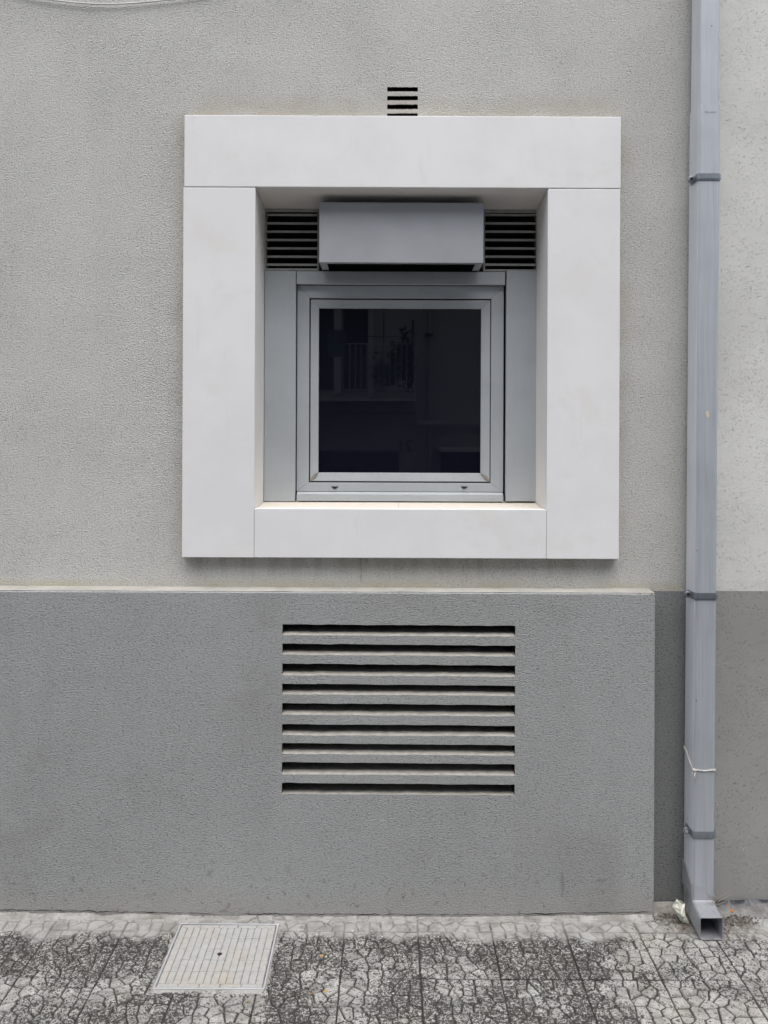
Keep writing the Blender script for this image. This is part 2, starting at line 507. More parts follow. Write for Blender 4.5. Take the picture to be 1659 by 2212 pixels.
M['cover'] = cover_mat('galvanised_cover', False)
M['cover_groove'] = cover_mat('dirty_cover_groove', True)
M['cover_rim'] = metal('bright_cover_rim', (0.58, 0.59, 0.61), 0.3, 0.45, 0.03, 0.3)

m = Mat('asphalt', 0.9)
m.color(m.mix(m.noise(50, 4), (0.045, 0.045, 0.047), (0.08, 0.08, 0.08)))
m.bump(m.noise(180, 3), 0.5, 0.006)
M['asphalt'] = m.m
m = Mat('opposite_plaster', 0.9)
m.color(m.mix(m.noise(1.5, 4), (0.30, 0.30, 0.29), (0.44, 0.43, 0.41)))
M['far_plaster'] = m.m
M['far_dark'] = Mat('dark_shutter', 0.7).color((0.035, 0.035, 0.04)).m
M['far_trim'] = Mat('pale_trim', 0.8).color((0.45, 0.45, 0.44)).m
M['far_cloth'] = Mat('teal_cloth', 0.9).color((0.085, 0.12, 0.135)).m
M['far_leaf'] = Mat('dark_leaf', 0.8).color((0.03, 0.055, 0.025)).m


# ------------------------------------------------------------------ mesh helpers
ORIGIN = {}


class MB:
    def __init__(self):
        self.v, self.f, self.mi = [], [], []

    def add(self, verts, faces, mi=0):
        o = len(self.v)
        self.v += [tuple(p) for p in verts]
        for k in faces:
            self.f.append([o + i for i in k])
            self.mi.append(mi)
        return self

    def box(self, x0, x1, y0, y1, z0, z1, mi=0):
        return self.add([(x0, y0, z0), (x1, y0, z0), (x1, y1, z0), (x0, y1, z0),
                         (x0, y0, z1), (x1, y0, z1), (x1, y1, z1), (x0, y1, z1)],
                        [(0, 3, 2, 1), (4, 5, 6, 7), (0, 1, 5, 4), (1, 2, 6, 5), (2, 3, 7, 6), (3, 0, 4, 7)], mi)

    def prism(self, poly, y0, y1, mi=0):
        """poly: (x, z) counter-clockwise seen from the street, front at y0"""
        n = len(poly)
        vs = [(x, y0, z) for x, z in poly] + [(x, y1, z) for x, z in poly]
        fs = [tuple(range(n)), tuple(range(2 * n - 1, n - 1, -1))]
        fs += [(i, i + n, (i + 1) % n + n, (i + 1) % n) for i in range(n)]
        return self.add(vs, fs, mi)

    def slab(self, poly, z0, z1, mi=0):
        """poly: (x, y) counter-clockwise seen from above"""
        n = len(poly)
        vs = [(x, y, z1) for x, y in poly] + [(x, y, z0) for x, y in poly]
        fs = [tuple(range(n)), tuple(range(2 * n - 1, n - 1, -1))]
        fs += [(i, i + n, (i + 1) % n + n, (i + 1) % n) for i in range(n)]
        return self.add(vs, fs, mi)

    def tube(self, pts, r, seg=8, mi=0, cap=True):
        pts = [Vector(p) for p in pts]
        rs = r if isinstance(r, (list, tuple)) else [r] * len(pts)
        rings = []
        for i, p in enumerate(pts):
            t = (pts[min(i + 1, len(pts) - 1)] - pts[max(i - 1, 0)]).normalized()
            a = t.orthogonal().normalized() if i == 0 else (rings[-1][1] - t * rings[-1][1].dot(t)).normalized()
            b = t.cross(a)
            rings.append(([p + (a * math.cos(k * 2 * math.pi / seg) + b * math.sin(k * 2 * math.pi / seg)) * rs[i] for k in range(seg)], a))
        vs = [q for ring, _ in rings for q in ring]
        fs = []
        for i in range(len(pts) - 1):
            for k in range(seg):
                k2 = (k + 1) % seg
                fs.append((i * seg + k, i * seg + k2, (i + 1) * seg + k2, (i + 1) * seg + k))
        if cap:
            fs.append(tuple(range(seg - 1, -1, -1)))
            fs.append(tuple((len(pts) - 1) * seg + k for k in range(seg)))
        return self.add(vs, fs, mi)

    def build(self, name, mats, parent=None, bevel=0.0, seg=2, smooth=False, label=None):
        mats = mats if isinstance(mats, (list, tuple)) else [mats]
        org = ORIGIN.get(parent.name, Vector()) if parent else Vector()
        me = bpy.data.meshes.new(name)
        me.from_pydata([(x - org.x, y - org.y, z - org.z) for x, y, z in self.v], [], self.f)
        for p, i in zip(me.polygons, self.mi):
            p.material_index = i
        for k in mats:
            me.materials.append(M[k])
        if bevel:
            bm = bmesh.new()
            bm.from_mesh(me)
            bmesh.ops.remove_doubles(bm, verts=bm.verts, dist=1e-6)
            es = [e for e in bm.edges if len(e.link_faces) == 2 and e.calc_face_angle(0) > 0.35]
            bmesh.ops.bevel(bm, geom=es, offset=bevel, segments=seg, affect='EDGES', profile=0.5, clamp_overlap=True)
            bm.to_mesh(me)
            bm.free()
        if smooth:
            for p in me.polygons:
                p.use_smooth = True
        o = bpy.data.objects.new(name, me)
        COL.objects.link(o)
        if parent:
            o.parent = parent
        ORIGIN[o.name] = org.copy()
        if label:
            o['label'] = label
        return o


def thing(name, label, cat, loc=(0, 0, 0), group=None):
    o = bpy.data.objects.new(name, None)
    COL.objects.link(o)
    o.location = loc
    o.empty_display_size = 0.1
    ORIGIN[o.name] = Vector(loc)
    return tag(o, label, cat, group)


def tag(o, label, cat, group=None):
    o['label'] = label
    o['category'] = cat
    if group:
        o['group'] = group
    return o


def struct(o):
    o['kind'] = 'structure'
    return o


def dup(o, parent, loc, rot=None):
    c = o.copy()
    COL.objects.link(c)
    c.parent = parent
    c.location = loc
    if rot is not None:
        c.rotation_euler = rot
    return c


def sheet(mb, x0, x1, z0, z1, holes, Y, mi=0):
    """front sheet of a wall at depth Y, facing the street, with rectangular holes"""
    xs = sorted({x0, x1, *[h[0] for h in holes], *[h[1] for h in holes]})
    zs = sorted({z0, z1, *[h[2] for h in holes], *[h[3] for h in holes]})
    for a, b in zip(xs, xs[1:]):
        for c, d in zip(zs, zs[1:]):
            mx, mz = (a + b) / 2, (c + d) / 2
            if any(h[0] < mx < h[1] and h[2] < mz < h[3] for h in holes):
                continue
            mb.add([(a, Y, c), (b, Y, c), (b, Y, d), (a, Y, d)], [(0, 1, 2, 3)], mi)


def line(xa, xb, za, zb, n, amp, seed):
    """a slightly ragged edge"""
    return [(xa + (xb - xa) * i / n, za + (zb - za) * i / n + amp * nz(i * 0.37 + seed, seed * 3.1) + amp * 0.6 * nz(i * 1.3, seed * 1.7)) for i in range(n + 1)]


def strip(mb, low, high, Y, mi=0):
    for i in range(len(low) - 1):
        mb.add([(low[i][0], Y, low[i][1]), (low[i + 1][0], Y, low[i + 1][1]),
                (high[i + 1][0], Y, high[i + 1][1]), (high[i][0], Y, high[i][1])], [(0, 1, 2, 3)], mi)


def slot_vent(wall_mb, parent, rows, xpl, xpr, Y, depth, amp, wall_hole, mats, name):
    """rows: (left top, left bottom, right top, right bottom) pixel heights of each open slot.
    The wall sheet is closed round the vent; what stands between two slots is a slat of its own."""
    n = 36
    ymid = (rows[0][0] + rows[-1][1]) / 2
    xl, xr = P(xpl, ymid, Y)[0], P(xpr, ymid, Y)[0]
    edges = []
    for k, (lt, lb, rt, rb) in enumerate(rows):
        top = line(xl, xr, P(xpl, lt, Y)[1], P(xpr, rt, Y)[1], n, amp, k * 2.3 + xl)
        bot = line(xl, xr, P(xpl, lb, Y)[1], P(xpr, rb, Y)[1], n, amp, k * 2.3 + 50 + xl)
        edges.append((top, bot))
    hx0, hx1, hz0, hz1 = wall_hole
    # wall face between the rectangular cut in the sheet and the vent
    wall_mb.add([(hx0, Y, hz0), (xl, Y, hz0), (xl, Y, hz1), (hx0, Y, hz1)], [(0, 1, 2, 3)])
    wall_mb.add([(xr, Y, hz0), (hx1, Y, hz0), (hx1, Y, hz1), (xr, Y, hz1)], [(0, 1, 2, 3)])
    flat = lambda z: [(p[0], z) for p in edges[0][0]]
    strip(wall_mb, edges[0][0], flat(hz1), Y)
    strip(wall_mb, flat(hz0), edges[-1][1], Y)
    # cavity lining: ceiling, floor, cheeks, back
    t, b = edges[0][0], edges[-1][1]
    c = MB()
    for i in range(n):
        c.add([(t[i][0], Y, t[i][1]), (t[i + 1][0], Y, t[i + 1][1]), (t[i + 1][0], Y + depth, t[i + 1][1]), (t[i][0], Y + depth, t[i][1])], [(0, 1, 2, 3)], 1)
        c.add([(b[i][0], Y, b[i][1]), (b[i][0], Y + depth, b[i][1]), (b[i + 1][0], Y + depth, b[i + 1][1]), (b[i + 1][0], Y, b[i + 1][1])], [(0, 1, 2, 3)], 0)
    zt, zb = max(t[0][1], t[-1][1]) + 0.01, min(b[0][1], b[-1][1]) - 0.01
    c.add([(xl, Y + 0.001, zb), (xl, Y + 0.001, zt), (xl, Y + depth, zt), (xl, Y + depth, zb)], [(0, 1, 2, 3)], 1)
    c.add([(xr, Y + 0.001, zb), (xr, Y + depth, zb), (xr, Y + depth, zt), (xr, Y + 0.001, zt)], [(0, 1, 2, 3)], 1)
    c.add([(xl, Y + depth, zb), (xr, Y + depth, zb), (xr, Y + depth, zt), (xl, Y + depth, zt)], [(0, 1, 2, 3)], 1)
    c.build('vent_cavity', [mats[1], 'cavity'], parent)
    # slats
    e = 0.0025
    for k in range(len(rows) - 1):
        top, bot = edges[k][1], edges[k + 1][0]
        s = MB()
        for i in range(n):
            sec = []
            for q in (i, i + 1):
                x, zt_, zb_ = top[q][0], top[q][1], bot[q][1]
                sec.append([(x, Y, zb_ + e * 0.4), (x, Y, zt_ - e), (x, Y + e * 0.7, zt_), (x, Y + 0.022, zt_ + 0.0045), (x, Y + depth - 0.004, zt_ + 0.0065),
                            (x, Y + depth - 0.004, zb_), (x, Y + e * 0.4, zb_)])
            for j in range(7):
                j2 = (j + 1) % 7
                s.add([sec[0][j], sec[1][j], sec[1][j2], sec[0][j2]], [(0, 1, 2, 3)], 0 if j in (0, 6) else (2 if j in (4, 5) else 1))  # slat undersides and backs near-black, slot shade painted in
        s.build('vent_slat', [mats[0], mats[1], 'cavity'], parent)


# ------------------------------------------------------------------ ground
PIPE_X0, PIPE_LEAN = 1.0347, 0.0038         # left face of the downpipe at the ground, and its lean
def pipe_x(z):
    return PIPE_X0 + PIPE_LEAN * z
X_SPLIT = 1.085                             # where the two house walls meet, behind the pipe

street = struct(MB().add([(-150, -150, -0.13), (150, -150, -0.13), (150, -1.42, -0.13), (-150, -1.42, -0.13)], [(0, 1, 2, 3)]).build('street', 'asphalt'))
kerb = MB()
for i in range(10):
    kerb.box(-5 + i * 1.0 + 0.003, -4 + i * 1.0 - 0.003, -1.5, -1.355, -0.14, 0.0)
struct(kerb.build('kerb', 'cement', bevel=0.01))

TILE = 0.2428
ROW0 = -0.173                                # the long joint in front of the cut row
COLX = P(1, 1)[0] * 0 + (1260 - VPX) / 1175 * H
pav = struct(MB().add([(-5, -1.35, -0.0055), (5, -1.35, -0.0055), (5, 0.0, -0.0055), (-5, 0.0, -0.0055)], [(0, 1, 2, 3)]).build('pavement', 'tile_groove'))


def clip(poly, px, py, nx, ny):
    out = []
    for i in range(len(poly)):
        a, b = poly[i], poly[(i + 1) % len(poly)]
        da = (a[0] - px) * nx + (a[1] - py) * ny
        db = (b[0] - px) * nx + (b[1] - py) * ny
        if da <= 0:
            out.append(a)
        if (da < 0 < db) or (db < 0 < da):
            t = da / (da - db)
            out.append((a[0] + (b[0] - a[0]) * t, a[1] + (b[1] - a[1]) * t))
    return out


def tile_mesh(rng, w, h, name):
    """one cement tile cast with a crazy-paving relief: raised flakes over a grooved body"""
    a, b = w / 2 - 0.0014, h / 2 - 0.0014
    mb = MB()
    mb.slab([(-a, -b), (a, -b), (a, b), (-a, b)], -0.011, -0.0036, 1)
    nx_, ny_ = max(2, round(w / 0.0395)), max(1, round(h / 0.0395))
    seeds = [((i + 0.5 + rng.uniform(-.42, .42)) * w / nx_ - w / 2, (j + 0.5 + rng.uniform(-.42, .42)) * h / ny_ - h / 2) for i in range(nx_) for j in range(ny_)]
    for k, (sx, sy) in enumerate(seeds):
        g = 0.0024
        poly = [(-a + 0.001, -b + 0.001), (a - 0.001, -b + 0.001), (a - 0.001, b - 0.001), (-a + 0.001, b - 0.001)]
        for q, (tx, ty) in enumerate(seeds):
            if q == k or not poly:
                continue
            dx, dy = tx - sx, ty - sy
            L = math.hypot(dx, dy)
            if L > 0.16:
                continue
            poly = clip(poly, (sx + tx) / 2 - dx / L * g, (sy + ty) / 2 - dy / L * g, dx / L, dy / L)
        if len(poly) < 3:
            continue
        cx = sum(p[0] for p in poly) / len(poly)
        cy = sum(p[1] for p in poly) / len(poly)
        poly = [(p[0] + rng.uniform(-.0012, .0012), p[1] + rng.uniform(-.0012, .0012)) for p in poly]
        n = len(poly)
        hz = rng.uniform(-0.0012, 0.0010)
        tx_, ty_ = rng.uniform(-.05, .05), rng.uniform(-.05, .05)
        vs = [(x, y, -0.0037) for x, y in poly]
        vs += [(cx + (x - cx) * 0.93, cy + (y - cy) * 0.93, hz - 0.0006) for x, y in poly]
        vs += [(cx + (x - cx) * 0.80, cy + (y - cy) * 0.80, hz + (x - cx) * tx_ + (y - cy) * ty_) for x, y in poly]
        fs = []
        for i in range(n):
            j = (i + 1) % n
            fs += [(i, j, n + j, n + i), (n + i, n + j, 2 * n + j, 2 * n + i)]
        fs.append(tuple(range(2 * n, 3 * n)))
        mb.add(vs, fs, 0)
    me = bpy.data.meshes.new(name)
    me.from_pydata(mb.v, [], mb.f)
    for p, i in zip(me.polygons, mb.mi):
        p.material_index = i
    me.materials.append(M['tile'])
    me.materials.append(M['tile_groove'])
    return me


tile_meshes = [tile_mesh(random.Random(100 + i), TILE, TILE, 'tile') for i in range(7)]
cut_h = 0.092
cut_meshes = [tile_mesh(random.Random(200 + i), TILE, cut_h, 'cut_tile') for i in range(4)]
for c in range(-11, 10):
    cx = COLX + (c + 0.5) * TILE
    for r in range(-1, 5):
        if r < 0:
            me, cy, rz = R.choice(cut_meshes), ROW0 + cut_h / 2, R.choice((0, math.pi))
        else:
            me, cy, rz = R.choice(tile_meshes), ROW0 - (r + 0.5) * TILE, R.choice((0, 1, 2, 3)) * math.pi / 2
        o = bpy.data.objects.new('cut_tile' if r < 0 else 'tile', me)
        COL.objects.link(o)
        o.parent = pav
        o.location = (cx, cy, R.uniform(-0.0012, 0.0012))
        o.rotation_euler = (R.uniform(-.004, .004), R.uniform(-.004, .004), rz)

# ------------------------------------------------------------------ main house wall
Z_TOP = 6.5
wall = thing('rendered_house_wall', 'light grey stucco house wall around the window, with a darker grey plinth', 'wall', (0, 0, 0))
# window opening (under the surround) and the small vent over it
hx0, hx1 = P(480, 700)[0], P(1260, 700)[0]
hz0, hz1 = P(838, 1150)[1], P(838, 330)[1]
v_rows = [(135 + a * .16276, 135 + b * .16276, 135 + c * .16276, 135 + d * .16276) for a, b, c, d in
          [(326, 376, 328, 376), (445, 494, 445, 492), (559, 611, 558, 609), (676, 728, 674, 726)]]
vh = (P(820, 200)[0], P(918, 200)[0], P(868, 262)[1], P(868, 178)[1])
Z_BAND = P(1450, 1277)[1]
up = MB()
sheet(up, -6.0, X_SPLIT, Z_BAND, Z_TOP, [(hx0, hx1, hz0, hz1), vh], 0.0)
slot_vent(up, wall, v_rows, 836.5, 902.5, 0.0, 0.14, 0.0012, vh, ('render', 'cavity'), 'air_brick')
up.build('upper_render', 'render', wall)
low = MB()
sheet(low, P(1395, 1600)[0], X_SPLIT, -0.05, Z_BAND, [], 0.0)
low.build('lower_band', 'recess', wall)
# plinth
XPL = P(1414.5, 1620, YP)[0]
s_rows = [(1242.1 + a * .3581, 1242.1 + b * .3581, 1242.1 + c * .3581, 1242.1 + d * .3581) for a, b, c, d in
          [(297, 358, 307, 367), (415, 476, 428, 487), (535, 600, 548, 609), (657, 716, 670, 725), (773, 838, 788, 848),
           (900, 962, 911, 968), (1015, 1074, 1028, 1085), (1130, 1198, 1143, 1206), (1255, 1320, 1267, 1328)]]
ph = (P(590, 1500, YP)[0], P(1135, 1500, YP)[0], P(860, 1735, YP)[1], P(860, 1335, YP)[1])
pl = MB()
sheet(pl, -6.0, XPL - 0.004, -0.05, Z_LEDGE - 0.004, [ph], YP)
# worn rounded arris at the top and at the free end
pl.add([(-6, YP, Z_LEDGE - .004), (XPL - .004, YP, Z_LEDGE - .004), (XPL - .004, YP + .004, Z_LEDGE), (-6, YP + .004, Z_LEDGE)], [(0, 1, 2, 3)])
pl.add([(XPL - .004, YP, -.05), (XPL, YP + .004, -.05), (XPL, YP + .004, Z_LEDGE - .004), (XPL - .004, YP, Z_LEDGE - .004)], [(0, 1, 2, 3)])
pl.add([(XPL, YP + .004, -.05), (XPL, -.001, -.05), (XPL, -.001, Z_LEDGE - .004), (XPL, YP + .004, Z_LEDGE - .004)], [(0, 1, 2, 3)])
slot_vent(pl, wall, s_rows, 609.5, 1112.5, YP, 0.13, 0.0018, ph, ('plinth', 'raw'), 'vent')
pl.build('plinth', 'plinth', wall)
lg = MB()
n = 120
for i in range(n):
    xs = [-6 + (XPL + 6) * q / n for q in (i, i + 1)]
    zs = [Z_LEDGE + 0.001 + 0.0015 * nz(x * 9) for x in xs]
    zw = [Z_LEDGE + 0.003 + 0.002 * nz(x * 7, 4) for x in xs]
    lg.add([(xs[0], YP + .003, zs[0]), (xs[1], YP + .003, zs[1]), (xs[1], -0.0005, zw[1]), (xs[0], -0.0005, zw[0])], [(0, 1, 2, 3)])
lg.build('plinth_ledge', 'ledge', wall)

# the masonry is closed behind, above and at the ends
core = MB()
core.add([(-6, .45, -.05), (-6, .45, Z_TOP), (6, .45, Z_TOP), (6, .45, -.05)], [(0, 1, 2, 3)])
core.add([(-6, 0, Z_TOP), (6, 0, Z_TOP), (6, .45, Z_TOP), (-6, .45, Z_TOP)], [(0, 1, 2, 3)])
core.add([(-6, 0, -.05), (-6, 0, Z_TOP), (-6, .45, Z_TOP), (-6, .45, -.05)], [(0, 1, 2, 3)])
core.add([(6, 0, -.05), (6, .45, -.05), (6, .45, Z_TOP), (6, 0, Z_TOP)], [(0, 1, 2, 3)])
core.build('masonry_back', 'cavity', wall)

# ------------------------------------------------------------------ neighbouring wall
nb = thing('neighbouring_house_wall', 'whitewashed house wall with flecked grey lower band right of the downpipe', 'wall', (X_SPLIT, 0, 0))
Z_NB = P(1600, 1277, -0.004)[1]
b_ = MB()
sheet(b_, X_SPLIT, 6.0, Z_NB, Z_TOP, [], -0.004)
b_.build('upper_render', 'white_render', nb)
b_ = MB()
sheet(b_, X_SPLIT, 6.0, -0.05, Z_NB, [], -0.006)
b_.build('lower_band', 'flecked_grey', nb)

# ------------------------------------------------------------------ cement fillets at the foot of the walls
def fillet(name, x0, x1, ywall, prof, mat, n, seed):
    mb = MB()
    rows = []
    for i in range(n + 1):
        x = x0 + (x1 - x0) * i / n
        hgt, wid = prof(x)
        hgt += 0.0035 * nz(x * 17, seed) + 0.002 * nz(x * 61, seed + 3)
        wid += 0.012 * nz(x * 11, seed + 5)
        gap = 0.003 + 0.012 * max(0.0, nz(x * 9, seed + 9) + 0.15)
        rows.append([(x, ywall - gap, hgt - 0.012), (x, ywall - gap - .0015, hgt), (x, ywall - wid * .4, hgt * .72 + .001 * nz(x * 40, 8)),
                     (x, ywall - wid * .8, hgt * .25 + .002), (x, ywall - wid, -0.004)])
    for i in range(n):
        for j in range(4):
            mb.add([rows[i][j], rows[i][j + 1], rows[i + 1][j + 1], rows[i + 1][j]], [(0, 1, 2, 3)])
    return struct(mb.build(name, mat, smooth=True))


def prof_main(x):
    pts = [(-3.2, .012), (-1.35, .011), (-.85, .005), (-.45, -.003), (0.0, -.003), (.5, .004), (.9, .012), (1.2, .013)]
    for (a, ha), (b, hb) in zip(pts, pts[1:]):
        if x <= b:
            t = max(0, (x - a) / (b - a))
            return ha + (hb - ha) * t, 0.034
    return .013, .034


ck = MB()                                    # dark ribbon painting the shade of the paint-cement crack, wide here and closed there
nck = 620
for i in range(nck):
    q = []
    for xk_ in (-2.6 + (XPL + 2.58) * i / nck, -2.6 + (XPL + 2.58) * (i + 1) / nck):
        hk, _ = prof_main(xk_)
        zk = max(hk, 0.0) + .0045 + .0035 * nz(xk_ * 17, 1.0) + .003 * nz(xk_ * 38, 2.0) + .0022 * nz(xk_ * 95, 6.0)
        wk = .0019 * max(0.0, nz(xk_ * 6.5, 11.0) + .32 + .5 * nz(xk_ * 33, 12.0))
        q.append((xk_, zk, wk))
    if q[0][2] > 1e-4 or q[1][2] > 1e-4:
        ck.add([(q[0][0], YP - .0007, q[0][1] - q[0][2]), (q[1][0], YP - .0007, q[1][1] - q[1][2]), (q[1][0], YP - .0007, q[1][1] + q[1][2]), (q[0][0], YP - .0007, q[0][1] + q[0][2])], [(0, 1, 2, 3)])
ck.build('foot_crack', 'cavity', wall)
fillet('cement_fillet', -3.0, XPL - 0.01, YP, prof_main, 'cement', 420, 1.0)
fillet('recess_fillet', XPL - 0.008, X_SPLIT, -0.001, lambda x: (.012, .075), 'cement', 30, 5.0)
fillet('tarred_fillet', X_SPLIT, 3.0, -0.007, lambda x: (.022 + .004 * nz(x * 9), .075), 'tar', 160, 7.0)

# ------------------------------------------------------------------ stone window surround
YS, YW = -0.04, 0.18
sur = thing('window_surround', 'square white limestone surround framing the recessed window', 'window surround', (0, 0, 0))
xi0, xi1 = P(550.3, 750, YS)[0], P(1182.3, 750, YS)[0]
zl = P(867, 405.7, YS)[1]
zs_ = P(867, 1099.5, YS)[1]
zsoff = P(867, 450, YW)[1]
g = 0.0011
jb = 0.0022
mb = MB()                                    # lintel with a soffit that falls a little towards the window
mb.add([(X_L - .001, YS, zl + g), (X_R + .001, YS, zl + g), (X_R + .001, YS, Z_T), (X_L - .001, YS, Z_T),
        (X_L - .001, YW + .10, zsoff - .006), (X_R + .001, YW + .10, zsoff - .006), (X_R + .001, YW + .10, Z_T), (X_L - .001, YW + .10, Z_T)],
       [(0, 1, 2, 3), (5, 4, 7, 6), (4, 5, 1, 0), (3, 2, 6, 7), (4, 0, 3, 7), (1, 5, 6, 2)])
mb.build('lintel', 'stone', sur, bevel=jb)
for xa, xb in ((X_L - 0.004, xi0), (xi1, X_R)):
    mb = MB()
    mb.add([(xa, YS, Z_B), (xb, YS, Z_B), (xb, YS, zl - g), (xa, YS, zl - g),
            (xa, YW + .10, Z_B), (xb, YW + .10, Z_B), (xb, YW + .10, zsoff - .009), (xa, YW + .10, zsoff - .009)],
           [(0, 1, 2, 3), (5, 4, 7, 6), (4, 5, 1, 0), (3, 2, 6, 7), (4, 0, 3, 7), (1, 5, 6, 2)])
    mb.build('jamb', 'stone', sur, bevel=jb)
MB().box(xi0 + g, xi1 - g, YS - .001, YS + .055, Z_B + .0005, zs_).build('sill_front', 'stone', sur, bevel=jb)
zback = P(867, 1084, YW)[1]
xm = P(862, 1090, 0.0)[0]
for xa, xb in ((xi0 + .001, xm - .0003), (xm + .0003, xi1 - .001)):
    mb = MB()
    za, zb2 = zs_ - .0035, zback + .0015
    mb.add([(xa, YS + .056, za - .03), (xb, YS + .056, za - .03), (xb, YS + .056, za), (xa, YS + .056, za),
            (xa, YW + .10, za - .03), (xb, YW + .10, za - .03), (xb, YW + .10, zb2), (xa, YW + .10, zb2)],
           [(0, 1, 2, 3), (5, 4, 7, 6), (4, 5, 1, 0), (3, 2, 6, 7), (4, 0, 3, 7), (1, 5, 6, 2)])
    mb.build('sill_board', 'sill_stone', sur, bevel=.001)
gb = MB()                                    # grout seen in the joints
gb.box(X_L + .004, xi0 - .003, YS + .0035, YS + .03, zl - g * 2, zl + g * 2)
gb.box(xi1 + .003, X_R - .004, YS + .0035, YS + .03, zl - g * 2, zl + g * 2)
gb.box(xi0 - .001, xi0 + .002, YS + .003, YS + .03, Z_B + .003, zs_ - .006)
gb.box(xi1 - .002, xi1 + .001, YS + .003, YS + .03, Z_B + .003, zs_ - .006)
gb.build('joint_grout', 'grout', sur)

# ------------------------------------------------------------------ window
win = thing('aluminium_window', 'dark glass window in stepped grey aluminium frames inside the white surround', 'window', (P(865, 1084, YW)[0], YW, zback))


def rect(x0, x1, y0, y1, Y):
    a, d = P(x0, (y0 + y1) / 2, Y)[0], P(x1, (y0 + y1) / 2, Y)[0]
    return a, d, P((x0 + x1) / 2, y1, Y)[1], P((x0 + x1) / 2, y0, Y)[1]


def mitred(outer, inner, Y, depth, names, mat, bevel, parent):
    """four mitred members between an outer and an inner rectangle"""
    X0, X1, Z0, Z1 = outer
    a, b, c, d = inner
    e = 0.0003
    MB().prism([(X0, Z0 + e), (a, c + e), (a, d - e), (X0, Z1 - e)], Y, Y + depth).build(names[0], mat, parent, bevel)
    MB().prism([(b, c + e), (X1, Z0 + e), (X1, Z1 - e), (b, d - e)], Y, Y + depth).build(names[0], mat, parent, bevel)
    MB().prism([(X0 + e, Z1), (a + e, d), (b - e, d), (X1 - e, Z1)], Y, Y + depth).build(names[1], mat, parent, bevel)
    MB().prism([(X0 + e, Z0), (X1 - e, Z0), (b - e, c), (a + e, c)], Y, Y + depth).build(names[1], mat, parent, bevel)


YF = 0.205
x0, x1, z0, z1 = rect(571, 638.2, 585, 1083, YW)
MB().box(x0, x1, YW, YW + .022, z0, z1).build('side_panel', 'alu', win, .0012)
x2, x3, z0, z1 = rect(1093.3, 1159.5, 585, 1083, YW)
MB().box(x2, x3, YW, YW + .022, z0, z1).build('side_panel', 'alu', win, .0012)
ra = rect(640.6, 1091.3, 586.5, 614, YW)
MB().box(ra[0], ra[1], YW + .001, YW + .020, ra[2], ra[3]).build('top_rail', 'alu', win, .0012)
rb = rect(640.6, 1087.5, 1069.5, 1083, YW)
MB().box(rb[0], rb[1], YW + .001, YW + .07, rb[2], rb[3]).build('bottom_rail', 'alu', win, .0012)
zs1 = P(865, 1063, YF)[1]
mb = MB()
mb.add([(rb[0], YW + .003, rb[3] + .001), (rb[1], YW + .003, rb[3] + .001), (rb[1], YF - .001, zs1), (rb[0], YF - .001, zs1),
        (rb[0], YF - .001, rb[3] + .001), (rb[1], YF - .001, rb[3] + .001)],
       [(0, 1, 2, 3), (0, 4, 5, 1), (0, 3, 4), (1, 5, 2)])
mb.build('drip_strip', 'alu_lit', win, .0005)
fo = rect(641.3, 1087.6, 617.2, 1062.3, YF)
fi = rect(667.7, 1060.5, 644.5, 1043, YF)
mitred(fo, fi, YF, .05, ('frame_stile', 'frame_rail'), 'alu', .0012, win)
YB = 0.208
so = rect(670.6, 1058.4, 648, 1039.8, YB)
si = rect(688.2, 1038.8, 666.3, 1021.6, YB + .006)
# glazing bead: face slopes gently towards the glass
X0, X1, Z0, Z1 = so
a, b, c, d = si
e = .0003
for nm, A, B, C, E in (('bead_stile', (X0, Z0 + e), (a, c + e), (a, d - e), (X0, Z1 - e)), ('bead_stile', (X1, Z1 - e), (b, d - e), (b, c + e), (X1, Z0 + e)),
                       ('bead_rail', (X1 - e, Z0), (b - e, c), (a + e, c), (X0 + e, Z0)), ('bead_rail', (X0 + e, Z1), (a + e, d), (b - e, d), (X1 - e, Z1))):
    mb = MB()
    vs = [(A[0], YB, A[1]), (B[0], YB + .005, B[1]), (C[0], YB + .005, C[1]), (E[0], YB, E[1])]
    vs += [(x, .245, z) for x, _, z in vs]
    mb.add(vs, [(0, 1, 2, 3), (7, 6, 5, 4), (0, 4, 5, 1), (1, 5, 6, 2), (2, 6, 7, 3), (3, 7, 4, 0)])
    mb.build(nm, 'alu', win, .001)
MB().box(fo[0] - .008, fo[1] + .012, .256, .26, fo[2] - .004, fo[3] + .02).build('gap_backing', 'seal_and_shade', win)  # dark sheet behind the frame, painting the shade in its gaps
MB().box(a - .004, b + .004, .226, .232, c - .004, d + .004).build('glass_pane', 'glass', win)
for px in (723.3, 1003.0):
    xc, zc = P(px, 1053.3, YF)
    mb = MB()
    mb.box(xc - .0128, xc + .0128, YF - .0015, YF + .002, zc + .0006, zc + .0046)
    mb.prism([(xc - .0062, zc - .0042), (xc + .0062, zc - .0042), (xc + .0085, zc + .0008), (xc - .0085, zc + .0008)], YF - .003, YF + .002, 1)
    mb.build('drain_cap', ['black', 'seal_and_shade'], win, .0008)
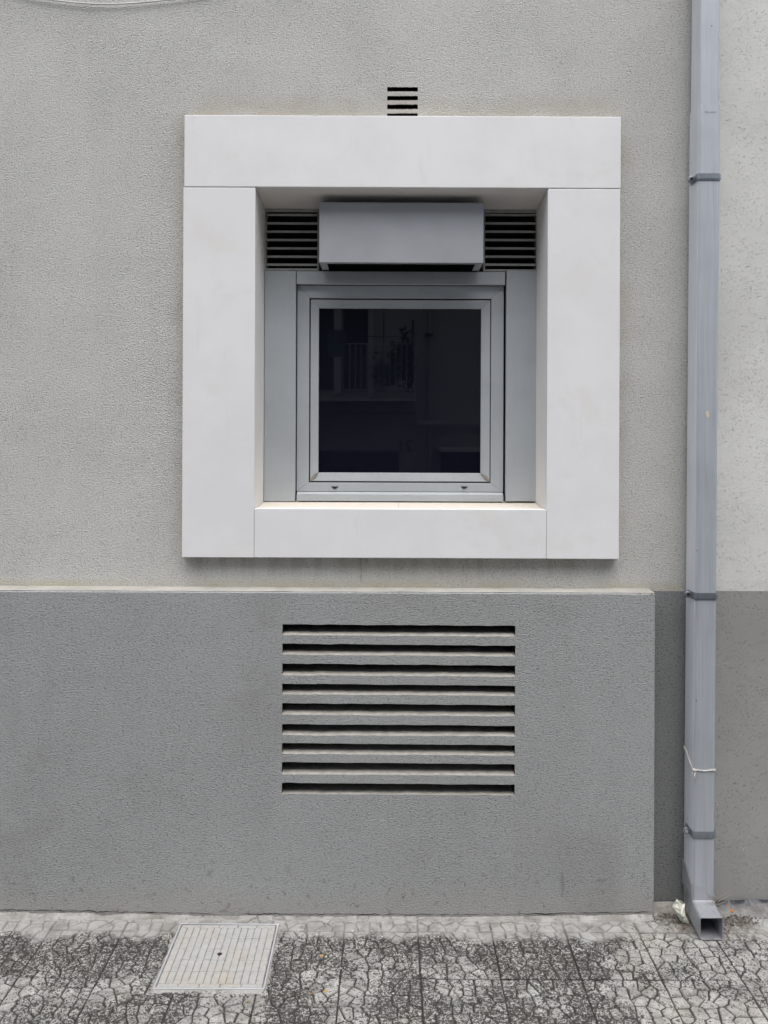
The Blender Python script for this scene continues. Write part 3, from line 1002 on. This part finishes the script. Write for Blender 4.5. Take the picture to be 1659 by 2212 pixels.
for sx, (ax, az), (bx, bz) in ((1, (so[0], so[2]), (si[0], si[2])), (-1, (so[1], so[2]), (si[1], si[2]))):
    mb = MB()
    pts_a, pts_b = [], []
    for i in range(9):
        t = i / 8
        w = .0072 * math.sin(math.pi * min(1, t * .92 + .06)) + .0006
        cx, cz = ax + (bx - ax) * t + .001 * nz(t * 5, sx), az + (bz - az) * t
        nxn, nzn = -(bz - az), (bx - ax)
        L = math.hypot(nxn, nzn)
        pts_a.append((cx + nxn / L * w, YB + t * .005 - .0012, cz + nzn / L * w))
        pts_b.append((cx - nxn / L * w, YB + t * .005 - .0012, cz - nzn / L * w))
    mid = [((p[0] + q[0]) / 2, p[1] - .0025 - .001 * nz(i * .9), (p[2] + q[2]) / 2) for i, (p, q) in enumerate(zip(pts_a, pts_b))]
    for i in range(8):
        for A, B in ((pts_a, mid), (mid, pts_b)):
            q = [A[i], A[i + 1], B[i + 1], B[i]]
            mb.add(q if sx > 0 else q[::-1], [(0, 1, 2, 3)])
    mb.build('sealant', 'sealant', win)

MB().box(P(571, 830, YW)[0], P(1159.5, 830, YW)[0], .262, .27, zback - .01, zsoff).build('packer', 'seal_and_shade', win)

# ------------------------------------------------------------------ vent hood above the window
YHF = 0.037
hx0_, hx1_ = P(689.6, 500, YHF)[0], P(1044.4, 500, YHF)[0]
hzt, hzb = P(867, 437.5, YHF)[1], P(867, 567.6, YHF)[1]
hood = thing('vent_hood', 'plain grey aluminium box hood between the two louvre grilles', 'vent hood', ((hx0_ + hx1_) / 2, YW, hzb))
t = 0.0025
mb = MB()
mb.box(hx0_, hx1_, YHF, YHF + t, hzb, hzt)
mb.build('front_sheet', 'hood', hood, .0012)
for xa in (hx0_, hx1_ - t):
    MB().box(xa + .0003, xa + t - .0003, YHF + t, YW + .02, hzb, hzt).build('side_sheet', 'hood', hood)
MB().box(hx0_ + .0003, hx1_ - .0003, YHF + t, YW + .02, hzt - t, hzt - .0004).build('top_sheet', 'hood', hood)
mb = MB()
w = .026
mb.box(hx0_ + t, hx1_ - t, YHF + t, YHF + .024, hzb, hzb + .0015)
mb.box(hx0_ + t, hx0_ + w, YHF + .024, YW - .001, hzb, hzb + .0015)
mb.box(hx1_ - w, hx1_ - t, YHF + .024, YW - .001, hzb, hzb + .0015)
mb.build('bottom_flange', 'hood', hood)
MB().box(hx0_ + .004, hx1_ - .004, YHF + .03, YW + .018, hzb + .035, hzb + .037).build('baffle', 'seal_and_shade', hood)

# ------------------------------------------------------------------ louvre grilles
YL = 0.188
def louvre(xa_px, xb_px, bl0, bl1, label):
    xa, xb = P(xa_px, 520, YW)[0], P(xb_px, 520, YL)[0]
    zt_, zb_ = zsoff - .0015, P(620, 583.8, YW)[1]
    th = thing('louvre_grille', label, 'vent grille', ((xa + xb) / 2, YL, zb_), 'louvre grilles beside the hood')
    x0, x1 = P(bl0, 520, YL)[0], P(bl1, 520, YL)[0]
    MB().box(xa + .0005, x0 - .001, YL, YL + .06, zb_, zt_ - .01).build('frame_side', 'louvre', th, .001)
    MB().box(x1 + .001, xb - .0005, YL, YL + .06, zb_, zt_ - .01).build('frame_side', 'louvre', th, .001)
    MB().box(xa + .0005, xb - .0005, YL - .001, YL + .06, zb_ - .0, zb_ + .0085).build('frame_bottom', 'louvre', th, .001)
    MB().box(xa + .0005, xb - .0005, YL + .001, YL + .06, P(620, 457, YL)[1], zt_).build('frame_top', 'louvre', th, .001)
    MB().box(xa, xb, YL + .064, YL + .07, zb_, zt_).build('shade_backing', 'black', th)  # black sheet painted as the shade behind the blades
    for py in (464, 482.3, 500.2, 518.2, 536.3, 554.2, 571.6):
        zc = P((bl0 + bl1) / 2, py, YL)[1]
        mb = MB()
        sec = [(YL + .003, zc - .0042), (YL + .003, zc + .0042), (YL + .006, zc + .005), (YL + .050, zc + .026), (YL + .050, zc + .0245), (YL + .005, zc + .0028), (YL + .005, zc - .0042)]
        k = len(sec)
        vs = [(x0, y, z) for y, z in sec] + [(x1, y, z) for y, z in sec]
        mb.add(vs, [(i, i + k, (i + 1) % k + k, (i + 1) % k) for i in (0, 1)], 0)
        mb.add(vs, [(i, i + k, (i + 1) % k + k, (i + 1) % k) for i in range(2, k)] + [tuple(range(k)), tuple(range(2 * k - 1, k - 1, -1))], 1)  # blade bodies black, the shade between blades put into the colour
        bmv = mb.build('louvre_blade', ['louvre', 'black'], th)
        bm = bmesh.new()
        bm.from_mesh(bmv.data)
        bmesh.ops.remove_doubles(bm, verts=bm.verts, dist=1e-6)
        bmesh.ops.recalc_face_normals(bm, faces=bm.faces)
        bm.to_mesh(bmv.data)
        bm.free()
    return th


louvre(571, 689, 576, 685, 'slatted louvre grille left of the plain box hood')
louvre(1044.5, 1161.5, 1048.5, 1158, 'slatted louvre grille right of the plain box hood')

# ------------------------------------------------------------------ downpipe
YPF, YPB, PW = -0.111, -0.015, 0.0722
pipe = thing('downpipe', 'square aluminium rainwater downpipe running down the wall with a kicked out foot', 'downpipe', (pipe_x(0), YPB, 0))


def tube_section(z0, z1, grow, name, mat, z0_left=None, nseg=6, bev=.009):
    """rectangular tube with rounded corners, open at both ends"""
    prof = []
    for (cx, cy, a0) in ((PW - bev, YPB - bev, 0), (bev, YPB - bev, 90), (bev, YPF + bev, 180), (PW - bev, YPF + bev, 270)):
        for k in range(4):
            a_ = math.radians(a0 + k * 30)
            prof.append((cx + math.cos(a_) * (bev + grow), cy + math.sin(a_) * (bev + grow)))
    n_ = len(prof)
    mb = MB()
    vs = []
    for i in range(nseg + 1):
        z = z0 + (z1 - z0) * i / nseg
        for x, y in prof:
            vs.append((pipe_x(z) + x, y, z))
    fs = [(i * n_ + k, i * n_ + (k + 1) % n_, (i + 1) * n_ + (k + 1) % n_, (i + 1) * n_ + k) for i in range(nseg) for k in range(n_)]
    mb.add(vs, fs)
    o = mb.build(name, [mat, 'pipe_chalk_lit'], pipe)
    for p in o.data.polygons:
        if p.normal.x < -0.8:  # left side gets the paler copy with side light painted in
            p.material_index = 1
    md = o.modifiers.new('thickness', 'SOLIDIFY')
    md.thickness = 0.0018
    md.offset = -1
    return o


z_joint = P(1532, 225, YPF)[1]
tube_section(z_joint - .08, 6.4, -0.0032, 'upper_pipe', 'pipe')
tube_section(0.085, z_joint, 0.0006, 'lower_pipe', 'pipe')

# embossed maker's mark on the socket
zt0 = z_joint - .026
em = MB()
sx0 = pipe_x(zt0) + .018
em.box(sx0 + .002, sx0 + .012, YPF - .0013, YPF - .0005, zt0 + .0022, zt0 + .0032)
em.prism([(sx0 + .001, zt0 - .0018), (sx0 + .013, zt0 - .0030), (sx0 + .016, zt0 - .0042), (sx0 + .012, zt0 - .0018)], YPF - .0013, YPF - .0005)
emb = em.build('embossed_swoosh', 'pipe', pipe)


def text_mesh(txt, size, name):
    cu = bpy.data.curves.new('txt', 'FONT')
    cu.body = txt
    cu.size = size
    cu.extrude = 0.0005
    ob = bpy.data.objects.new('txt', cu)
    COL.objects.link(ob)
    dg = bpy.context.evaluated_depsgraph_get()
    me = bpy.data.meshes.new_from_object(ob.evaluated_get(dg))
    me.name = name
    bpy.data.objects.remove(ob)
    bpy.data.curves.remove(cu)
    return me


def put_text(txt, size, loc, name, mat, parent, flip=False):
    me = text_mesh(txt, size, name)
    me.materials.clear()
    me.materials.append(M[mat])
    o = bpy.data.objects.new(name, me)
    COL.objects.link(o)
    o.parent = parent
    org = ORIGIN[parent.name]
    o.location = (loc[0] - org.x, loc[1] - org.y, loc[2] - org.z)
    o.rotation_euler = (math.pi / 2, 0, math.pi if flip else 0)
    return o


put_text('IMAC', 0.0088, (sx0 + .0175, YPF - .0009, zt0 - .0030), 'embossed_lettering', 'pipe', pipe)


def bracket(py, bolt):
    zc = P(1525, py, YPF)[1]
    xl = pipe_x(zc)
    xr = xl + PW
    mb = MB()
    hb = .0115

    def band(off, z0, z1):
        # U of sheet metal: left cheek, front, right cheek
        o1, o2 = off, off + .0016
        r = .008
        outer = [(xl - o2, YPB - .03), (xl - o2, YPF - o2 + r), (xl - o2 + r * .3, YPF - o2 + r * .3), (xl - o2 + r, YPF - o2), (xr + o2 - r, YPF - o2), (xr + o2 - r * .3, YPF - o2 + r * .3), (xr + o2, YPF - o2 + r), (xr + o2, YPB - .03)]
        inner = [(xl - o1, YPB - .03), (xl - o1, YPF - o1 + r), (xl - o1 + r * .3, YPF - o1 + r * .3), (xl - o1 + r, YPF - o1), (xr + o1 - r, YPF - o1), (xr + o1 - r * .3, YPF - o1 + r * .3), (xr + o1, YPF - o1 + r), (xr + o1, YPB - .03)]
        k = len(outer)
        vs = [(x, y, z0) for x, y in outer] + [(x, y, z1) for x, y in outer] + [(x, y, z0) for x, y in inner] + [(x, y, z1) for x, y in inner]
        fs = []
        for i in range(k - 1):
            fs += [(i, i + 1, k + i + 1, k + i), (k + i, k + i + 1, 3 * k + i + 1, 3 * k + i), (2 * k + i + 1, 2 * k + i, 3 * k + i, 3 * k + i + 1), (i + 1, i, 2 * k + i, 2 * k + i + 1)]
        mb.add(vs, fs)
    band(.0016, zc - hb, zc + hb)
    band(.0036, zc - hb * .62, zc + hb * .62)
    o = mb.build('bracket', 'zinc', pipe)
    # clamp ear with its bolt
    ex, ey = xl - .0135, -.078
    eb = MB()
    eb.tube([(ex, ey - .004, zc), (ex, ey + .004, zc)], .0118, 18)
    eb.tube([(ex, ey - .0055, zc), (ex, ey - .004, zc)], [.0095, .0112], 18)
    eb.box(ex + .004, xl - .001, ey - .002, ey + .003, zc - .0095, zc + .0095)
    eb.build('ear', 'zinc', o, .0008)
    MB().tube([(xr + .004, ey + .02, zc - .002), (xr + .004, ey + .03, zc - .002)], .0085, 14).build('clamp_nut', 'zinc', o)
    bb = MB()
    bb.tube([(ex, ey - (.010 if bolt else .0062), zc), (ex, ey + .002, zc)], .0052 if bolt else .0058, 6 if bolt else 14)
    bb.build('bolt_head' if bolt else 'bolt_hole_disc', 'bolt' if bolt else 'rust', o, .0006 if bolt else 0)  # without a bolt, a dark disc paints the shade of the hole
    return o


bracket(382, False)
bracket(1288, False)
bracket(1803.5, True)

# torn sleeve over the foot of the pipe
def sleeve():
    gx = .0028
    xl, xr, yf = pipe_x(.12) - gx, pipe_x(.12) + PW + gx, YPF - gx
    top_left = [(YPB, .172), (YPB - .03, .163), (YPB - .06, .146), (yf + .006, .128)]
    top_front = [(.0, .124), (.06, .121), (.12, .117), (.17, .119), (.22, .114), (.30, .113), (.37, .117), (.44, .118), (.50, .114), (.58, .107), (.68, .100), (.80, .092), (.90, .090), (1.0, .086)]
    zb = 0.066
    mb = MB()
    L = [((xl, y, zb + .018 * (1 if y > yf + .02 else 0.1)), (xl, y, z)) for y, z in top_left]
    L.append(((xl + .006, yf, zb), (xl + .006, yf, .1255)))
    Fp = [((xl + .006 + (xr - xl - .012) * t_, yf, zb - .001), (xl + .006 + (xr - xl - .012) * t_, yf, z + .001)) for t_, z in top_front[1:]]
    Rr = [((xr, yf + .006, zb), (xr, yf + .006, .085)), ((xr, YPB, zb), (xr, YPB, .09))]
    cols = L + Fp + Rr
    for i in range(len(cols) - 1):
        mb.add([cols[i][0], cols[i + 1][0], cols[i + 1][1], cols[i][1]], [(0, 1, 2, 3)])
    o = mb.build('torn_sleeve', 'shoe', pipe)
    md = o.modifiers.new('thickness', 'SOLIDIFY')
    md.thickness = .0016
    md.offset = 1


sleeve()


def shoe():
    """kicked out foot: a square elbow, open towards the street"""
    xc = pipe_x(.05)
    z0, z1 = .003, .0755
    yo = -0.219
    r = .006
    rings = []
    stations = [  # (x shift, point on lower path (y,z), point on upper path (y,z))
        (0.0, (YPB - .002, .075), (YPF - .0005, .088)),
        (0.0, (YPB - .004, .040), (YPF - .003, .0765)),
        (-0.002, (YPB - .020, .012), (YPF - .012, .0740)),
        (-0.008, (YPF + .01, z0 + .002), (YPF - .05, .0745)),
        (-0.0135, (yo, z0), (yo, z1)),
    ]
    for sh, lo, hi in stations:
        ring = []
        x0_, x1_ = xc + sh - .0015, xc + sh + PW + .0015
        for (x, t_) in ((x0_ + r, 0), (x1_ - r, 0), (x1_ - r * .3, .03), (x1_, .085), (x1_, .915), (x1_ - r * .3, .97), (x1_ - r, 1), (x0_ + r, 1), (x0_ + r * .3, .97), (x0_, .915), (x0_, .085), (x0_ + r * .3, .03)):
            ring.append((x, lo[0] + (hi[0] - lo[0]) * t_, lo[1] + (hi[1] - lo[1]) * t_))
        rings.append(ring)
    k = len(rings[0])
    mb = MB()
    vs = [p for r_ in rings for p in r_]
    fs = [(i * k + j, (i + 1) * k + j, (i + 1) * k + (j + 1) % k, i * k + (j + 1) % k) for i in range(len(rings) - 1) for j in range(k)]
    mb.add(vs, fs)
    o = mb.build('shoe', 'shoe', pipe)
    bm = bmesh.new()
    bm.from_mesh(o.data)
    bmesh.ops.recalc_face_normals(bm, faces=bm.faces)
    bm.to_mesh(o.data)
    bm.free()
    md = o.modifiers.new('thickness', 'SOLIDIFY')
    md.thickness = .0017
    md.offset = -1
    # dark plate painted as the shade inside, seen through the mouth
    mb = MB()
    xi = xc + .004
    mb.box(xi, xi + PW - .012, YPF + .01, YPF + .013, .010, .068)
    mb.build('dark_throat', 'cavity', pipe)


shoe()

# ------------------------------------------------------------------ small things on and near the pipe
st = thing('tied_tape', 'thin white plastic tape knotted round the lower part of the downpipe', 'string', (pipe_x(.45), YPF, .45))
za = P(1505, 1664, YPF)[1]
zl_ = P(1481, 1642, YPB)[1]
xk = pipe_x(za)
mb = MB()
pts = [(xk + PW + .0005, YPB - .02, za + .005), (xk + PW + .0012, YPF + .004, za + .001)] + \
      [(xk + PW - .002 - (PW - .004) * t_, YPF - .0025, za + .001 + .0012 * math.sin(t_ * 9) - .0008 * math.sin(t_ * 3.1)) for t_ in (0, .1, .2, .3, .4, .5, .6, .7, .8, .9, 1)]
mb.tube(pts, [.002, .0022, .003, .003, .0021, .0028, .0019, .0028, .0023, .0018, .0025, .002, .0018], 6)
mb.build('wrapped_band', 'plastic_string', st)
mb = MB()
for dz in (0, .006):
    mb.tube([(xk - .0002, YPF + .004, za), (xk - .0016, YPF + .03, za + .013 + dz * .3), (xk - .0016, YPB - .03, za + .034 + dz), (xk - .0012, YPB - .002, za + .042 + dz)], [.0021, .0020, .0020, .0018], 6)
mb.build('side_strand', 'plastic_string', st)
mb = MB()
mb.tube([(xk - .006, YPF - .001, za + .0005), (xk - .001, YPF - .006, za + .003), (xk + .006, YPF - .005, za + .001)], [.0034, .0062, .0038], 8)
mb.build('knot', 'plastic_string', st, smooth=True)
mb = MB()
mb.tube([(xk + .002, YPF - .006, za - .001), (xk - .001, YPF - .009, za - .015), (xk - .0025, YPF - .007, za - .026)], [.0026, .0030, .0024], 6)
mb.tube([(xk - .002, YPF - .004, za), (xk - .008, YPF - .004, za - .010), (xk - .009, YPF - .003, za - .019)], [.0013, .0012, .0009], 6)
mb.build('loose_end', 'plastic_string', st)

scx, scz = P(1527.5, 895.5, YPF)
mb = MB()
poly = [(-.0065, .0105), (-.0035, .0095), (-.001, .0115), (.0045, .0112), (.0055, .002), (.0078, -.004), (.001, -.0125), (-.002, -.0075)]
mb.prism([(scx + x, scz + z) for x, z in reversed(poly)], YPF - .0012, YPF + .0006)
tag(mb.build('paper_scrap', 'paper'), 'small torn yellowed paper scrap stuck on the front of the downpipe', 'paper scrap')

# sagging cable at the top left
cb = [P(-260, -60, -.012), P(-40, -30, -.012), P(60, -9, -.012), P(109, -1, -.012), P(165, 5.3, -.012), P(219, 8.4, -.012), P(275, 7.0, -.012), P(346, .8, -.012), P(420, -9, -.012), P(520, -34, -.012)]
fine = []
for i in range(len(cb) - 1):
    for s_ in range(6):
        t_ = s_ / 6
        p0, p1, p2, p3 = cb[max(i - 1, 0)], cb[i], cb[i + 1], cb[min(i + 2, len(cb) - 1)]
        fine.append(tuple(.5 * ((2 * p1[q]) + (-p0[q] + p2[q]) * t_ + (2 * p0[q] - 5 * p1[q] + 4 * p2[q] - p3[q]) * t_ ** 2 + (-p0[q] + 3 * p1[q] - 3 * p2[q] + p3[q]) * t_ ** 3) for q in (0, 1)))
mb = MB()
mb.tube([(x, -.010, z) for x, z in fine], .0027, 8)
tag(mb.build('slack_cable', 'cable', smooth=True), 'thin white cable sagging across the grey wall at the top left corner', 'cable')

# crumpled wrapper leaning on the shoe
wx, wy = G(1469, 1998)
wr = MB()
outline = [(-.022, .048), (-.012, .062), (-.006, .066), (.012, .060), (.020, .050), (.018, .030), (.022, .012), (.030, -.004), (.028, -.012), (.012, -.010), (.002, -.002), (-.006, .014), (-.009, .032), (-.016, .040), (-.024, .042)]
rows = []
for k, s_ in enumerate((1.0, .72, .42, .15)):
    rows.append([(wx + .002 + x * s_ + .002 * (1 - s_), wy + .020 - (1 - s_) * .018 - .010 * nz(x * 60, z * 60, s_ * 4) - (.5 - z * 6) * .02,
                  .010 + .024 + (z - .024) * s_ + .003 * nz(x * 90, z * 70 + 5, k)) for x, z in outline])
no = len(outline)
vs = [p for r_ in rows for p in r_]
fs = [(k * no + i, (k + 1) * no + i, (k + 1) * no + (i + 1) % no, k * no + (i + 1) % no) for k in range(3) for i in range(no)] + [tuple(3 * no + i for i in range(no))]
wr.add(vs, fs)
wo = wr.build('crumpled_wrapper', 'wrapper')
md = wo.modifiers.new('thickness', 'SOLIDIFY')
md.thickness = .002
tag(wo, 'crumpled pale green plastic wrapper lying against the foot of the downpipe', 'litter')

# earth and leaf crumbs gathered round the shoe
def crumbs(name, cx, cy, rx, ry, nn, mat, zmax, seed, label, cat, size=(.0015, .006), zfun=None):
    rr = random.Random(seed)
    mb = MB()
    for _ in range(nn):
        a_, q = rr.uniform(0, 2 * math.pi), math.sqrt(rr.random()) * rr.uniform(.5, 1)
        x, y = cx + rx * q * math.cos(a_), cy + ry * q * math.sin(a_)
        s_ = rr.uniform(*size)
        z = (1 - q) * zmax * rr.random()
        ax = Vector((rr.uniform(-1, 1), rr.uniform(-1, 1), rr.uniform(-.4, .4))).normalized()
        bx = ax.cross(Vector((0, 0, 1))).normalized() * s_ * rr.uniform(.35, .8)
        ax = ax * s_
        up_ = Vector((0, 0, s_ * rr.uniform(.25, .7)))
        c0 = Vector((x, y, z + s_ * .2))
        mb.add([c0 + ax, c0 + bx, c0 - ax, c0 - bx, c0 + up_, c0 - up_ * .5], [(0, 1, 4), (1, 2, 4), (2, 3, 4), (3, 0, 4), (1, 0, 5), (2, 1, 5), (3, 2, 5), (0, 3, 5)])
    o = mb.build(name, mat)
    o['label'], o['category'], o['kind'] = label, cat, 'stuff'
    return o


crumbs('earth_crumbs', .985, -.10, .13, .07, 420, 'soil', .003, 3, 'dark earth and leaf crumbs left of the downpipe foot', 'soil', (.001, .005))
crumbs('leaf_litter', 1.19, -.09, .10, .06, 330, 'soil', .004, 4, 'dark leaf litter right of the downpipe foot', 'leaf litter', (.001, .0055))
crumbs('white_grit', 1.05, -.16, .30, .10, 46, 'chip_white', .001, 5, 'scattered white grit around the downpipe foot', 'grit', (.0015, .0034))
crumbs('wall_foot_grit', .1, -.14, 1.3, .045, 150, 'soil', .001, 9, 'dark grit scattered along the foot of the wall', 'grit', (.0012, .0038))

ob_ = G(1580, 1975)
mb = MB()
mb.add([(ob_[0] - .007, ob_[1], .006), (ob_[0] + .001, ob_[1] - .006, .013), (ob_[0] + .009, ob_[1] + .001, .009), (ob_[0] + .003, ob_[1] + .006, .017), (ob_[0], ob_[1], .004)], [(0, 1, 3), (1, 2, 3), (0, 4, 1), (1, 4, 2), (2, 4, 3), (3, 4, 0)])
tag(mb.build('orange_scrap', 'orange'), 'tiny orange scrap lying right of the downpipe foot', 'litter')

stalks = thing('dry_grass_tuft', 'few dry grass stalks growing behind the downpipe foot', 'dry grass', (1.125, -.035, 0))
for (ax_, az_, bx_, bz_, cy_) in ((1.128, .018, 1.188, .078, -.04), (1.128, .016, 1.150, .062, -.03), (1.130, .012, 1.170, .040, -.045), (1.126, .015, 1.135, .050, -.035), (1.131, .018, 1.179, .066, -.05)):
    mb = MB()
    mb.tube([(ax_, -.03, az_ - .012), (ax_ * .6 + bx_ * .4 - .004, cy_, az_ * .6 + bz_ * .4), (bx_, cy_ - .012, bz_)], [.0016, .0013, .0007], 5)
    mb.build('stalk', 'straw', stalks)

# ------------------------------------------------------------------ inspection cover
c00, c10, c11, c01 = G(331.5, 2140), G(572, 2141), G(601, 2000), G(388.5, 1998)
cxm = sum(p[0] for p in (c00, c10, c11, c01)) / 4
cym = sum(p[1] for p in (c00, c10, c11, c01)) / 4
CW = (c10[0] - c00[0] + c11[0] - c01[0]) / 2
CH = (c01[1] - c00[1] + c11[1] - c10[1]) / 2
cov = thing('inspection_cover', 'square pale metal inspection cover with raised blocks set in the pavement', 'manhole cover', (cxm, cym, 0))
a, b = CW / 2, CH / 2
mb = MB()
rim = .005
z0, z1 = -.005, .0065
for (xa, xb, ya, yb) in ((-a, a, -b, -b + rim), (-a, a, b - rim, b), (-a, -a + rim, -b + rim, b - rim), (a - rim, a, -b + rim, b - rim)):
    mb.box(cxm + xa, cxm + xb, cym + ya, cym + yb, z0, z1)
mb.build('frame', 'cover_rim', cov, .0008)
gp = .0022
a2, b2 = a - rim - gp, b - rim - gp
MB().box(cxm - a + rim, cxm + a - rim, cym - b + rim, cym + b - rim, -.006, -.002).build('frame_bed', 'black', cov)
hole_r = .0078
pl_ = MB()
seg = 24
sq = []
for k in range(seg):
    an = 2 * math.pi * k / seg + math.pi / 4
    cx_, sy_ = math.cos(an), math.sin(an)
    mm = max(abs(cx_), abs(sy_))
    sq.append((cx_ / mm * a2, sy_ / mm * b2))
vs = [(cxm + x, cym + y, .0048) for x, y in sq] + [(cxm + hole_r * math.cos(2 * math.pi * k / seg + math.pi / 4), cym + hole_r * math.sin(2 * math.pi * k / seg + math.pi / 4), .0048) for k in range(seg)]
vs += [(x, y, -.0015) for x, y, _ in vs]
fs = []
for k in range(seg):
    k2 = (k + 1) % seg
    fs += [(k, k2, seg + k2, seg + k), (2 * seg + k, 2 * seg + k2, k2, k), (seg + k, seg + k2, 3 * seg + k2, 3 * seg + k)]
pl_.add(vs, fs)
plate = pl_.build('plate', 'cover_groove', cov)
MB().tube([(cxm, cym, .003), (cxm, cym, .0070)], hole_r, 18).build('lifting_hole_disc', 'rust', cov)  # dark disc on top of the blocks, painted as a hole's shade
# raised blocks: five rows of long ones, a short row front and back
NC, NR = 14, 5
ends = .016
cwid = (2 * a2 - .001) / NC
rhei = (2 * b2 - .001 - 2 * ends) / NR
blk_cache = {}


def block(x, y, w_, h_):
    key = (round(w_, 4), round(h_, 4))
    if key not in blk_cache:
        q, s_, e_ = w_ / 2, h_ / 2, .0012
        mb = MB()
        vs = [(-q, -s_, 0), (q, -s_, 0), (q, s_, 0), (-q, s_, 0), (-q + e_, -s_ + e_, .0018), (q - e_, -s_ + e_, .0018), (q - e_, s_ - e_, .0018), (-q + e_, s_ - e_, .0018)]
        mb.add(vs, [(4, 5, 6, 7), (0, 1, 5, 4), (1, 2, 6, 5), (2, 3, 7, 6), (3, 0, 4, 7)])
        me = bpy.data.meshes.new('raised_block')
        me.from_pydata(mb.v, [], mb.f)
        me.materials.append(M['cover'])
        blk_cache[key] = me
    o = bpy.data.objects.new('raised_block', blk_cache[key])
    COL.objects.link(o)
    o.parent = plate
    o.location = (x, y, .0048)


for r in range(NR):
    yc = -b2 + .0005 + ends + (r + .5) * rhei
    off = 0.0
    xs = -a2 + .0005
    edges_x = [xs] + [xs + (i + off) * cwid for i in range(0 if off else 1, NC)] + [xs + NC * cwid]
    edges_x = sorted(set(round(v, 5) for v in edges_x))
    for xa, xb in zip(edges_x, edges_x[1:]):
        xc_ = (xa + xb) / 2
        block(xc_, yc, xb - xa - .0024, rhei - .0032)
for sgn in (-1, 1):
    for i in range(5):
        w_ = (2 * a2 - .001) / 5
        block(-a2 + .0005 + (i + .5) * w_, sgn * (b2 - .0005 - ends / 2), w_ - .0030, ends - .0030)
# mortar bed round the frame
mb = MB()
ring_o, ring_i = [], []
for k in range(80):
    an = 2 * math.pi * k / 80
    cx_, sy_ = math.cos(an), math.sin(an)
    mm = max(abs(cx_), abs(sy_))
    w_ = .009 + .008 * nz(k * .35, 2.0) + .004 * nz(k * 1.1, 7)
    ring_i.append((cxm + cx_ / mm * (a + .0005), cym + sy_ / mm * (b + .0005), .0035))
    ring_o.append((cxm + cx_ / mm * (a + w_), min(cym + sy_ / mm * (b + w_), -.10), -.0030))
for k in range(80):
    k2 = (k + 1) % 80
    mb.add([ring_o[k], ring_o[k2], ring_i[k2], ring_i[k]], [(0, 1, 2, 3)])
struct(mb.build('cover_mortar_bed', 'cement'))

# ------------------------------------------------------------------ house across the street (seen mirrored in the pane)
YO, DM = -10.58, 14.0


def Q(zx, zy, out=0.0):
    """point of the opposite front from a place in the enlarged pane"""
    px, py = 685.8 + zx * .2148, 658.8 + zy * .2148
    u, v = px - VPX, py - VPY
    return u * (DM - out) / F, H - v * (DM - out) / F


opp = thing('opposite_house', 'pale plastered house with railed balcony mirrored in the dark window pane', 'house', (0, YO, -.13))
MB().box(-13, 13, YO - 6, YO, -.13, 11.0).build('wall', 'far_plaster', opp)


def far_box(zx0, zx1, zy0, zy1, out, thick, name, mat):
    xa, za_ = Q(zx0, zy1, out)
    xb, zb_ = Q(zx1, zy0, out)
    return MB().box(xa, xb, YO + out - thick, YO + out, za_, zb_).build(name, mat, opp)


far_box(-900, 160, -300, 850, .03, .05, 'shutter', 'far_dark')
far_box(160, 235, -300, 900, .06, .07, 'door_frame', 'far_trim')
far_box(262, 505, -300, 860, .03, .05, 'shutter', 'far_dark')
far_box(505, 560, -300, 920, .06, .07, 'door_frame', 'far_trim')
far_box(-1200, 990, 940, 965, 1.0, 1.02, 'balcony_slab', 'far_trim')
far_box(-1200, 985, 965, 1070, .35, .37, 'balcony_beam', 'far_plaster')
far_box(270, 905, 384, 392, .98, .03, 'top_rail', 'far_trim')
far_box(270, 905, 848, 855, .98, .03, 'bottom_rail', 'far_trim')
for zx in (320, 378, 437, 495, 610, 668, 725, 783, 840, 895):
    far_box(zx - 4, zx + 4, 386, 850, .975, .02, 'railing_bar', 'far_trim')
far_box(720, 728, 850, 930, .975, .02, 'railing_post', 'far_trim')
far_box(970, 985, 380, 940, .98, .03, 'railing_post', 'far_trim')
far_box(655, 668, 60, 580, .9, .03, 'washing_post', 'far_dark')
far_box(98, 275, 250, 520, .95, .02, 'hung_cloth', 'far_cloth')
far_box(945, 968, 150, 420, .9, .03, 'leaning_pole', 'far_dark')
far_box(500, 970, 312, 318, .9, .02, 'washing_line', 'far_dark')
far_box(1120, 1150, -400, 1700, .12, .10, 'rain_pipe', 'far_plaster')
far_box(1080, 1160, 280, 305, .16, .18, 'pipe_clamp', 'far_dark')
far_box(1000, 2600, 1160, 1200, .18, .2, 'cornice', 'far_trim')
far_box(1000, 2600, 1205, 1250, .10, .12, 'cornice', 'far_plaster')
far_box(1240, 2000, 1440, 1476, 1.2, 1.22, 'canopy', 'far_trim')
far_box(1240, 1900, 1476, 3200, .02, .04, 'shop_door', 'far_dark')
far_box(-400, 820, 1468, 3200, .02, .04, 'garage_door', 'far_dark')
rr = random.Random(5)
for cxp, cyp, sx_, sy_ in ((640, 720, 60, 130), (760, 640, 55, 200), (860, 560, 60, 230), (930, 640, 40, 200)):
    mb = MB()
    for _ in range(110):
        x, z = Q(cxp + rr.gauss(0, sx_ * .5), cyp + rr.gauss(0, sy_ * .5))
        y = YO + .6 + rr.gauss(0, .08)
        p = Vector((x, y, z))
        d1 = Vector((rr.uniform(-1, 1), rr.uniform(-1, 1), rr.uniform(-1, 1))).normalized() * .07
        d2 = d1.orthogonal().normalized() * .035
        mb.add([p + d1, p + d2, p - d1, p - d2], [(0, 1, 2, 3)])
    mb.build('potted_plant', 'far_leaf', opp)
nx_, nz_ = Q(960, 1470)
put_text('21', .26, (nx_, YO + .01, nz_), 'house_number', 'far_dark', opp, flip=True)
